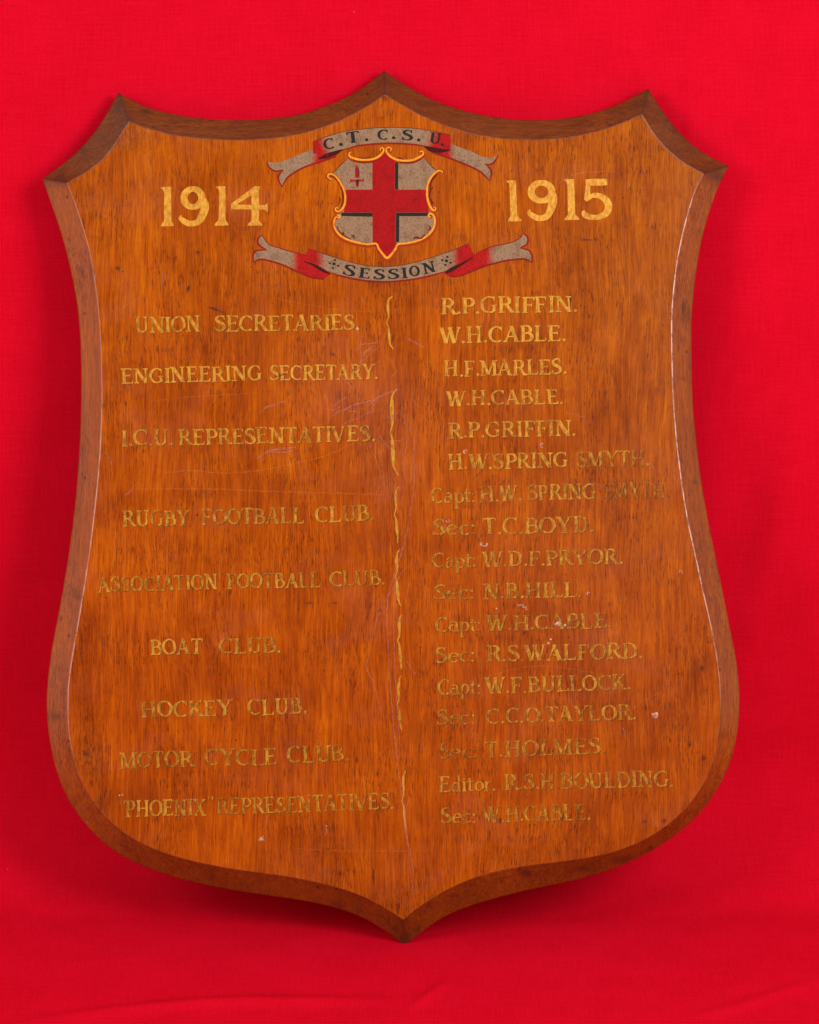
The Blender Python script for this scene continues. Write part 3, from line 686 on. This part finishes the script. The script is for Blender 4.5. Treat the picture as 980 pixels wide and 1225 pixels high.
for (x0, y0, xm, ym, x1, y1, fd, wd) in ((468.8,354,462.4,386,471,418,.18,3.0),(473.5,465,467,517,477,569,.30,4.6),(475.5,582,471.5,615,475.5,650,.30,3.2),(477.5,657,472.6,690,479.5,725,.32,4.0),(479.6,735,475.6,766,480,801,.40,3.8),(479,808,475,843,481,875,.45,3.8),(484,922,480.6,958,486.6,994,.25,2.8)):
    h1, h2 = ym-y0, y1-ym
    top = spline([(x0+1.5, y0, .8), (xm+2.6, y0+h1*.15, 2.0), (xm+1.9, y0+h1*.42, wd), (xm+2.5, y0+h1*.78, wd*.55), (xm, ym, .9)], n=24)
    bot = spline([(xm, ym, .9), (xm+2.4, ym+h2*.18, wd*.6), (xm+3.3, ym+h2*.5, wd), (xm+4.4, ym+h2*.8, wd*.6), (x1, y1, .7)], n=24)
    V2, F = union(stroke_quads(top)+stroke_quads(bot), eps=1e-4)
    o = flat('gilt_brace', V2, F, G_TXT, board, FILM); fattr(o, 'fade', [fd]*len(V2))

# ------------------------------------------------------------------ ribbons
BEIGE = np.array((0.285, 0.180, 0.105)); RED = np.array((0.38, 0.007, 0.007)); DRED = np.array((0.17, 0.006, 0.006)); BLK = np.array((0.012, 0.010, 0.010))
P_RIB = mat_paint('ribbon_paint', None, vcol=True, amt=.62)
P_RED = mat_paint('crimson_paint', (0.34, 0.0040, 0.006), amt=.45)
P_RIM = mat_paint('dark_red_outline_paint', (0.27, 0.010, 0.008), amt=.3, alpha=.78)
P_BLK = mat_paint('black_paint', (0.016, 0.016, 0.014), amt=.0)
P_BGE = mat_paint('stone_paint', (0.285, 0.175, 0.100), amt=.62)
P_YEL = mat_paint('yellow_ochre_paint', (0.76, 0.32, 0.022), amt=.45)
P_ORG = mat_paint('burnt_orange_paint', (0.36, 0.040, 0.004), amt=.2, alpha=.85)
def strip(top, bot, n, m=7):
    A = smooth_line(spline(top, n=n), 2); B = smooth_line(spline(bot, n=n), 2)
    V2 = [tuple(A[i]+(B[i]-A[i])*j/(m-1)) for j in range(m) for i in range(n)]
    F = []
    for j in range(m-1):
        for i in range(n-1):
            c = j*n+i; F.append((c, c+1, c+n+1, c+n))
    uv = [(i/(n-1), j/(m-1)) for j in range(m) for i in range(n)]
    return V2, F, uv
def ribbon_piece(name, top, bot, n, colf, h, parent=board):
    V2, F, uv = strip(top, bot, n); o = flat(name, V2, F, P_RIB, parent, h)
    cattr(o, 'paint', np.array([colf(x, y, u, v) for (x, y), (u, v) in zip(V2, uv)])); return o
def sm(a, b, x): t = min(1, max(0, (x-a)/(b-a))); return t*t*(3-2*t)
def lerp(a, b, t): return a*(1-t)+b*t
def poly_tail(name, pts_poly, colf, h, parent):
    """swallow tail: filled outline with interior points for the colour"""
    poly = np.array(pts_poly); xs = np.arange(poly[:, 0].min(), poly[:, 0].max(), 1.6); ys = np.arange(poly[:, 1].min(), poly[:, 1].max(), 1.6)
    gx, gy = np.meshgrid(xs, ys); P = np.stack([gx.ravel(), gy.ravel()], 1); P = P[point_in(poly, P)]
    V2, F = union([poly], P, 1e-4); o = flat(name, V2, F, P_RIB, parent, h)
    cattr(o, 'paint', np.array([colf(x, y) for x, y in V2])); return o
def line(name, lines, mat, parent, h, n=None):
    q = []
    for pts in lines: q += stroke_quads(spline(pts, step=1.2))
    V2, F = union(q, eps=1e-4); return flat(name, V2, F, mat, parent, h)

def cut(seqs): # join measured edges to one outline
    out = []
    for s in seqs: out += [tuple(p) for p in spline(s, step=1.5)][:-1]
    return out

# upper ribbon
tail_h, band_h, let_h, line_h = .00008, .00012, .00017, .00015
utop = [(374.5,169.5),(388,164.3),(410,157.8),(439.6,153.8),(468,152.4),(496,153.6),(516,156.6),(539,161.5)]
ubot = [(374.5,184),(392,183.5),(408.4,179),(428.6,173.8),(456,171.2),(480,171.2),(500,173),(529,178),(539,181)]
def ucol(x, y, u, v):
    c = lerp(RED, BEIGE, sm(381, 397, x+(.5-v)*8)*(1-sm(508, 524, x+(v-.5)*8)))
    c = lerp(c, RED, .25*sm(395, 420, x)*0)
    return lerp(c, BLK, .0)
ub = ribbon_piece('ribbon', utop, ubot, 90, ucol, band_h)
ub['label'] = 'upper painted ribbon with black initials above the crest'
def ltc(x, y):
    c = lerp(BEIGE, RED, sm(371, 382, x+(y-185)*.2)); return c
poly_tail('ribbon_tail', cut([[(380,176.5),(368,181),(355,186),(336.7,193.5),(327,194.5),(319.3,193.0)], [(319.3,193.0),(322,199.5),(329,203.8),(338.6,203.2)], [(338.6,203.2),(333.8,210),(334.5,217),(337.7,222.7)], [(337.7,222.7),(341,215),(348,208.5),(364.3,199.2),(384.5,192.6),(399,188.3),(408,180.5)], [(408,180.5),(395,176),(380,176.5)]]), ltc, tail_h, ub)
def rtc(x, y):
    return lerp(RED, BEIGE, sm(534, 545, x-(y-180)*.2))
poly_tail('ribbon_tail', cut([[(530,170),(541.8,173.3),(560,179.8),(578.6,187.6),(588,188.4),(596,186.5)], [(596,186.5),(591,193.5),(585,196.3),(580,196)], [(580,196),(586.4,203),(587,209),(585.6,215.5)], [(585.6,215.5),(581,209.5),(574,204),(560,197),(538,188.5),(520,183.5),(511,177.5)], [(511,177.5),(520,173),(530,170)]]), rtc, tail_h, ub)
line('ribbon_outline', [[(p[0], p[1], 1.0) for p in utop], ], mat_paint('brown_outline_paint', (0.12, 0.035, 0.012), amt=.2, alpha=.6), ub, line_h)
line('ribbon_outline', [[(408,180.2,.8),(428.6,174.4,2.0),(456,171.8,2.2),(480,171.8,2.2),(500,173.6,2.0),(511,176,1)],
                        [(319.5,193,1.6),(321.5,199.5,2.2),(329,204.6,2),(339,203.6,1.6)], [(338.8,203,1.6),(333.4,210,2.2),(334,217,2),(337.7,223.6,1.2)], [(337.7,223.6,1.2),(341.5,216,2.0),(348,209.3,2.2),(364.3,200,2.2),(384.5,193.4,2.0),(402,187.5,1.4)],
                        [(596.4,186,1.4),(591,194.2,2.2),(585,197,2),(580,196,1.4)], [(580.5,195.6,1.4),(587,203,2.2),(587.7,209,2),(585.8,216,1.2)], [(585.8,216,1.2),(580,210,2),(574,205,2.2),(560,198,2.2),(538,189.4,2.2),(516,182.5,1.2)]], P_RIM, ub, line_h)
P_SHD = mat_paint('fold_shade_paint', (0.030, 0.008, 0.008), amt=.2, alpha=.72)
for q in ([(381,190,1.5),(391,186.5,5.5),(401,183,5),(410,179,1.5)], [(508,175.5,2),(516,178.6,6),(526,180.2,5.4),(538,179.8,1.5)]):
    line('ribbon_fold', [q], P_SHD, ub, let_h)

# lower ribbon
ltop = [(369,297.5),(385.5,303),(403.9,309),(427.8,315.8),(447,318.6),(466,318.8),(484,316.6),(503,312),(524.3,305.6),(546,297.6),(560.5,291.2)]
lbot = [(362,312.5),(378,318.5),(392.9,324.3),(407.6,329.2),(430,334),(452,336.4),(470,336.2),(496.7,333.2),(515,329.2),(533.5,324),(551.8,315),(567.5,306)]
def lcol(x, y, u, v): return lerp(RED, BEIGE, sm(377, 392, x)*(1-sm(538, 550, x)))
lb = ribbon_piece('ribbon', ltop, lbot, 90, lcol, band_h)
lb['label'] = 'lower painted ribbon with the word SESSION below the crest'
poly_tail('ribbon_tail', cut([[(372,305),(352.5,302.6),(336,297.8),(322,292.6),(313,281.8)], [(313,281.8),(309,286),(309.6,292),(318.5,299)], [(318.5,299),(308,299.8),(303.6,305),(304,313.5)], [(304,313.5),(309,310.2),(316,309.8),(336,315.2),(354.3,323.4),(372.7,331.2),(387.4,333),(396,327)], [(396,327),(384,315),(372,305)]]),
          lambda x, y: lerp(BEIGE, RED, sm(346, 358, x)), tail_h, lb)
poly_tail('ribbon_tail', cut([[(560,306),(570,303),(588.6,295.6),(610.6,291),(621.6,285.6),(626.2,279.2)], [(626.2,279.2),(630.6,284),(630,291),(622.6,296.7)], [(622.6,296.7),(632,300),(636,306),(635.4,313.6)], [(635.4,313.6),(631,310.2),(624,309),(603.3,311.4),(579.4,318),(551.8,328.6),(538,330.3),(530,326)], [(530,326),(545,317),(560,306)]]),
          lambda x, y: lerp(RED, BEIGE, sm(581, 594, x)), tail_h, lb)
line('ribbon_outline', [[(p[0], p[1], 1.0) for p in ltop]], bpy.data.materials['brown_outline_paint'], lb, line_h)
line('ribbon_outline', [[(396,326.6,.8),(407.6,330.0,2.2),(430,334.8,2.2),(452,337.0,2.2),(470,336.8,2.2),(496.7,333.8,2.2),(515,329.8,2.2),(532,325,1)],
                        [(313,281,1.3),(308.8,286,2.2),(309.4,292.4,2.2),(318.5,299,1.6)], [(318.5,299,1.5),(307.6,299.8,2.2),(303,305,2.2),(303.6,314,1.4)], [(303.6,314,1.4),(309,311,2.2),(316,310.6,2.2),(336,316,2.2),(354.3,324.2,2.2),(372.7,331.9,2.2),(387.4,333.8,2)],
                        [(626.2,278.6,1.3),(631.2,284,2.2),(630.8,291.4,2.2),(622.8,296.7,1.5)], [(622.8,296.7,1.4),(632.6,299.6,2.2),(636.6,306,2.2),(636,314,1.4)], [(636,314,1.4),(631,311,2.2),(624,309.8,2.2),(603.3,312.2,2.2),(579.4,318.8,2.2),(551.8,329.4,2.2),(538,331,1.6)],
                        [(313,281,.8),(322,292,1.2),(336,297.2,1.2),(352.5,302,1.2),(366,305.6,1)], [(572,302,.9),(588.6,295,1.2),(610.6,290.4,1.2),(621.6,285,1.2),(626.2,278.8,.8)]], P_RIM, lb, line_h)
for q in ([(364,312.8,1),(374,316.5,2.6),(384,322,4.0),(395,328,1.6)], [(533,326.5,3),(541,322,5),(553,315.5,3),(566,308,1)]):
    line('ribbon_fold', [q], P_SHD, lb, let_h)

# black lettering on the ribbons
def ribbon_letters(items, parent):
    VV, FF = [], []
    for ch, xa, xb, ya, yb, ang in items:     # box of the glyph
        v, f, adv = glyph(ch); mn, mx = v.min(0), v.max(0)
        u = (v-mn)/(mx-mn)-.5; X = u[:, 0]*(xb-xa); Y = u[:, 1]*(yb-ya)
        a = math.radians(ang); xc, yc = (xa+xb)/2, (ya+yb)/2
        o = len(VV); VV += list(zip(xc+X*math.cos(a)-Y*math.sin(a), yc-(X*math.sin(a)+Y*math.cos(a)))); FF += [tuple(i+o for i in t) for t in f]
    n = len(VV); VV = [(x+.38, y+.12) for x, y in VV]+[(x-.38, y-.12) for x, y in VV]; FF = FF+[tuple(i+n for i in t) for t in FF]   # a full brush: bold strokes
    o = flat('lettering', VV, FF, P_BLK, parent, .0002)
    for i in range(n): o.data.vertices[i].co.y = -.00023
    return o
ribbon_letters([('C',387.2,399.2,166,178.6,14),('.',406.2,410,171,174.8,0),('T',415,430,157.4,170.8,8),('.',437,440.6,165.4,169,0),('C',452,463.6,155.2,167.4,2),('.',469.3,473,163,166.7,0),('S',481.4,494.2,155.4,168,-3),('.',499.2,502.8,165.7,169.3,0),('U',514.8,527.6,159,172.2,-8),('.',527.4,531,171.3,174.9,0)], ub)
items = [('S',411.5,425.5,316.8,330.2,-14),('E',430,442.6,320.6,332.8,-8),('S',447.6,460.4,322,334.2,-3),('S',464.6,477.4,321.6,333.8,3),('I',481.2,486.8,320.4,332.8,7),('O',489.8,502,318,330.4,10),('N',505.4,520.4,313.6,326.6,14)]
for cx, cy in ((399.7, 315.7), (534.2, 312)):
    for dx, dy, r in ((0, 0, 1.7), (5, 2.2, 1.2), (-5, -.8, 1.2), (1, -4.6, 1.2), (-1.2, 5, 1.2)): items.append(('.', cx+dx-r, cx+dx+r, cy+dy-r, cy+dy+r, 0))
ribbon_letters(items, lb)

# ------------------------------------------------------------------ crest
def C(pts): return [(370+p[0]/5.158, 160+p[1]/5.158, *(q/5.158 for q in p[2:])) for p in pts]
field_outline = cut([C([(466,118),(430,152),(380,168),(300,168),(238,146)]), C([(238,146),(205,185),(148,242)]), C([(148,242),(196,292),(218,350),(222,410),(196,470)]), C([(196,470),(165,520),(166,585),(215,636),(300,672),(398,684)]), C([(398,684),(425,736),(482,776)]), C([(482,776),(530,742),(552,680)]), C([(552,680),(640,668),(735,628),(776,560),(758,492)]), C([(758,492),(728,440),(724,340),(748,275),(790,232)]), C([(790,232),(745,190),(706,140)]), C([(706,140),(640,166),(560,166),(500,144),(466,118)])])
crest = flat('crest', *union([field_outline], eps=1e-4), P_BGE, board, .00009)
crest['label'] = 'painted coat of arms with a red cross on a stone coloured field'
V2, F = union([[p[:2] for p in C(q)] for q in ([(390,164),(432,150),(466,122),(500,146),(528,156),(528,346),(722,344),(724,420),(742,486),(535,486),(533,668),(545,684),(528,742),(482,774),(424,734),(402,686),(392,670),(390,486),(212,486),(226,420),(226,345),(390,345)],)], eps=1e-4)
flat('cross', V2, F, P_RED, crest, .00014)
for q in ([(529,176),(550,178),(549,345),(529,345)], [(196,487),(390,487),(390,512),(200,508)], [(536,487),(734,487),(738,508),(556,509),(555,668),(534,670)]):
    V2, F = union([[p[:2] for p in C(q)]], eps=1e-4)
    flat('cross_shading', V2, F, P_BLK, crest, .00013)
V2, F = union([[p[:2] for p in C(q)] for q in ([(293,190),(303,215),(306,272),(283,272),(283,215)], [(252,276),(262,284),(330,282),(338,272),(337,300),(328,294),(262,296),(252,304)], [(287,290),(305,290),(306,322),(298,332),(288,322)])], eps=1e-4)
flat('sword', V2, F, P_RED, crest, .00014)
line('sword_shading', [C([(302,205,3),(307,240,6),(306,270,5)]), C([(300,282,16),(298,300,14),(298,318,10)])], P_BLK, crest, .00017)
for q in ([(236,150,4),(200,188,6),(146,242,5)], [(708,146,4),(746,192,6),(786,228,5)]):
    line('crest_outline', [C(q)], bpy.data.materials['brown_outline_paint'], crest, .00012)
# gilt scrollwork round the shield; the burnt orange shading under it first
SCR = [
 [(258,112,5),(246,124,10),(256,144,15),(300,158,16),(370,160,15),(420,146,15),(452,118,15),(460,98,11),(450,86,10),(438,92,9),(440,106,7)],
 [(500,108,6),(508,94,9),(492,84,10),(476,94,11),(480,118,14),(510,146,15),(560,164,15),(630,164,15),(680,144,15),(704,124,13),(698,108,10),(682,112,8)],
 [(140,284,5),(128,278,9),(114,264,11),(124,248,12),(150,254,13),(180,282,14),(208,330,13),(222,380,14),(220,430,15),(202,466,15),(178,480,14),(162,470,12),(166,456,10),(180,460,7)],
 [(170,500,8),(188,506,13),(184,520,12),(168,512,9),(156,530,12),(154,570,12),(176,612,13),(220,646,14),(290,670,13),(360,682,12),(412,678,13),(430,710,16),(454,742,16),(480,766,18),(508,744,17),(532,710,16),(548,682,14),(600,676,12),(670,660,14),(730,628,15),(768,580,14),(776,530,13),(764,500,14),(744,492,14),(736,506,12),(750,516,8)],
 [(820,246,5),(822,234,10),(800,228,12),(776,242,13),(748,276,14),(730,320,13),(728,380,16),(738,430,16),(756,464,16),(776,474,12),(780,458,9),(768,452,6)],
]
SHADE = [[(o[0]+(-7 if o[0] < 300 and o[1] > 470 else 7 if o[0] > 560 and o[1] > 470 else 5 if o[0]>700 else -4 if o[0]<240 else 0), o[1]+(9 if (o[1] > 600 or o[1] < 200) else 2), o[2]*1.35+6) for o in s] for s in SCR]
for s in SHADE: line('scroll_shading', [C(s)], P_ORG, crest, .00011)
for s in SCR: line('scrollwork', [C([(q[0], q[1], q[2]*.82) for q in s])], P_YEL, crest, .00018)
line('scroll_line', [C([(q[0], q[1], q[2]*1.9) for q in s]) for s in ([(270,160,4),(320,176,4),(390,172,3)], [(540,150,3),(560,150,4),(580,160,3)], [(560,176,4),(640,176,4),(690,156,3)], [(130,266,3),(146,262,4),(170,284,4)], [(196,330,3),(208,370,6),(206,420,5),(194,452,3)], [(180,440,2),(190,410,5),(184,390,3)],
      [(172,570,3),(184,600,4),(220,632,4),(260,650,3)], [(262,640,3),(270,624,5),(280,650,3)], [(200,625,3),(210,608,4),(214,630,3)], [(640,650,3),(660,640,7),(690,645,5),(715,620,4)], [(735,600,3),(748,580,6),(738,570,3)],
      [(790,250,4),(768,270,7),(752,300,6),(746,340,4)], [(764,330,3),(748,350,6),(742,390,5),(752,410,6),(760,440,3)], [(744,400,3),(756,420,6),(768,430,3)], [(420,165,3),(400,174,4),(380,176,3)], [(300,148,3),(340,152,4),(380,148,3)])], mat_paint('umber_line_paint', (0.15, 0.012, 0.003), amt=.2), crest, .00022)

# ------------------------------------------------------------------ scratches and chips on the varnish
PK = mat_scratch('pale_rubbed_varnish', (0.56, 0.23, 0.19), .40)
OR = mat_scratch('bright_rubbed_varnish', (0.66, 0.21, 0.03), .30)
DKS = mat_scratch('dirt_filled_scratch', (0.07, 0.016, 0.008), .75)
sc_list = [
 (PK, [(476,501),(490,512),(496,539),(494,593),(484.5,647),(471,690),(463,728),(466,798),(469.5,852),(475,906),(480,945),(487,1000),(491,1040),(495,1072)], 1.15),
 (PK, [(474,690),(471,730),(472,790),(475,850),(480,900)], .9), (PK, [(441,782),(439,800),(446,815),(452,835),(455,850)], 1.1), (PK, [(490,677),(480,686),(466,712),(452,738),(444,770),(441,782)], 1.0), (PK, [(486,790),(492,800),(497,806)], 1.4),
 (PK, [(430.8,434),(437,421.6),(446,414)], 2.2), (PK, [(424.7,420),(432.8,412.4),(453,410)], 1.3), (PK, [(427,440),(440,426),(448,414)], .9), (PK, [(440,486),(455,474),(478,466)], 1.8), (PK, [(396,498),(425,484),(452,478)], 1.8), (PK, [(408,508),(428,500),(450,490)], 1.1),
 (PK, [(308,548),(324.7,538.8),(354,535)], 2.6), (PK, [(322,541),(340,541),(352,538)], 1.4), (PK, [(310,494),(322,486),(342,480)], 2.0), (OR, [(192,566),(230,563),(269.6,566),(321,560.8),(387,546),(424,529.6)], 1.6), (OR, [(158,585),(250,585),(330,588),(472,592)], 1.5),
 (OR, [(442,531),(452,556),(461,585)], 1.5), (OR, [(436,540),(446,565),(452,600)], 1.1), (OR, [(452,520),(458,560),(459,600)], 1.5), (OR, [(432,520),(444,548)], 1.2), (PK, [(150,592),(158,586),(160,580)], 1.5), (OR, [(388,440),(392,470),(391,482)], 1.2), (OR, [(394,410),(404,424),(420,450),(424,470)], 1.2),
 (PK, [(142,418),(144,426)], 1.4), (PK, [(134,556),(130,546),(126,540)], 1.2), (OR, [(660,226),(690,208),(735,205)], 1.3), (OR, [(350,1015),(420,1018),(520,1018)], .9), (PK, [(389,985),(391,996),(388,1000)], 1.7), (PK, [(490,952),(484,985),(491,1020),(495,1046)], 1.1),
 (OR, [(560,815),(640,797),(720,806)], 1.0), (OR, [(655,875),(668,860),(690,850)], 1.2), (PK, [(745,870),(749,882)], 1.2), (OR, [(520,690),(560,670),(600,662)], .8), (OR, [(180,480),(240,474),(310,470)], .8), (OR, [(214,940),(226,962),(232,990)], 1.0),
 (PK, [(196,318),(194,345)], .8), (DKS, [(249,367),(258,370),(268,374)], 1.3), (DKS, [(332,450),(338,448.5),(343,446.5)], 1.6), (DKS, [(686,283),(700,286),(718,287)], .8), (DKS, [(470,706),(462,720),(455,731)], .7), (PK, [(488,405),(500,412),(508,416)], 2.4), (DKS, [(570,570),(576,562)], 1.2),
 (OR, [(700,575),(725,583),(742,590)], .8), (PK, [(850,930),(838,948),(820,968)], 1.2), (PK, [(480,480),(486,520),(484,560)], .8), (OR, [(300,352),(420,372),(500,368)], .6), (OR, [(140,970),(150,940),(160,925)], .8),
]
for _ in range(26):     # hair scratches gathered in the rubbed patch
    x, y = rnd.gauss(432, 26), rnd.gauss(480, 42); a = rnd.choice((-.75, -.5, 1.2))+rnd.gauss(0, .3); l = rnd.uniform(8, 34)
    sc_list.append((PK if rnd.random() < .55 else OR, [(x, y), (x+l*.5*math.cos(a)+rnd.gauss(0, 1.5), y+l*.5*math.sin(a)), (x+l*math.cos(a), y+l*math.sin(a))], rnd.uniform(.5, 1.1)))
for _ in range(16):
    x, y = rnd.uniform(130, 810), rnd.uniform(200, 1030); a = rnd.gauss(.2, .9); l = rnd.uniform(10, 60)
    sc_list.append((OR if rnd.random() < .7 else PK, [(x, y), (x+l*.5*math.cos(a)+rnd.gauss(0, 2), y+l*.5*math.sin(a)+rnd.gauss(0, 2)), (x+l*math.cos(a), y+l*math.sin(a))], rnd.uniform(.4, .8)))
for m, pts, w in sc_list:
    if not point_in(inner_loop, np.array(pts, float)).all(): continue
    p = spline(pts, step=2.2); n = len(p)
    if n < 3: p = spline(pts, n=4); n = 4
    tp = np.sin(np.linspace(.12, math.pi-.12, n))**.5
    pw = np.c_[p, w*tp*(1+.3*np.sin(np.arange(n)*1.7))]
    pw[:, 0] += .35*np.sin(np.arange(n)*.9); pw[:, 1] += .3*np.cos(np.arange(n)*.7)
    V2, F = union(stroke_quads(pw), eps=1e-4); flat('scratch', V2, F, m, board, .00025+.000004*rnd.random())

CHIP = mat_scratch('chipped_white_filler', (0.66, 0.42, 0.34), .85)
def chip(cx, cy, r, ring=False, sx=1.0, tri=False):
    """small raised flake or blister with an irregular rim"""
    n = 12; vs, fs = [], []
    rads = [r*(1+rnd.uniform(-.22, .22)) for _ in range(n)]
    if tri: rads = [r*(1.35 if i in (1, 5, 10) else .7) for i in range(n)]
    if ring:
        prof = [(1.0, .0001), (.86, .0004), (.66, .00035), (.52, .0001)]; a0, a1 = rnd.uniform(0, 6), 4.4
        for u, h in prof:
            for i in range(n): a = a0+a1*i/(n-1); vs.append(L(cx+rads[i]*u*sx*math.cos(a), cy+rads[i]*u*math.sin(a), -h))
        fs = [(j*n+i, j*n+i+1, (j+1)*n+i+1, (j+1)*n+i) for j in range(len(prof)-1) for i in range(n-1)]
    else:
        prof = [(1.0, .0001), (.8, .0005), (.4, .0007)]
        for u, h in prof:
            for i in range(n): a = 2*math.pi*i/n; vs.append(L(cx+rads[i]*u*sx*math.cos(a), cy+rads[i]*u*math.sin(a), -h))
        fs = [(j*n+i, j*n+(i+1) % n, (j+1)*n+(i+1) % n, (j+1)*n+i) for j in range(2) for i in range(n)]
        vs.append(L(cx, cy, -.0007)); fs += [(2*n+i, 2*n+(i+1) % n, 3*n) for i in range(n)]
    link('chip', vs, fs, CHIP, board, True)
for a in [(557,540.5,3.2,True),(648.5,533,3.4,True),(535.6,623,3.2,True),(579.5,651,4.2,True,1.3),(627,725,2.6,True),(621,723.5,2.2,True),(630,728,2,True),(703.8,710,2.4,True),(668,746.5,3.0,False,1.5),(676,748,2.0),(656,769.5,1.9),(659,765,1.4),(814.3,684.5,3.0,True),
          (784,855.5,4.2,False,1.2),(313,1003.5,4.2,False,1.0,True),(427.8,393,2.4),(872.6,748,.01),(143,951.5,1.3),(146.5,951,1.3),(594,728,1.3),(667,712.5,1.0),(391,988,1.2)]:
    if a[2] > .1: chip(a[0], a[1], a[2]*.85, *a[3:])
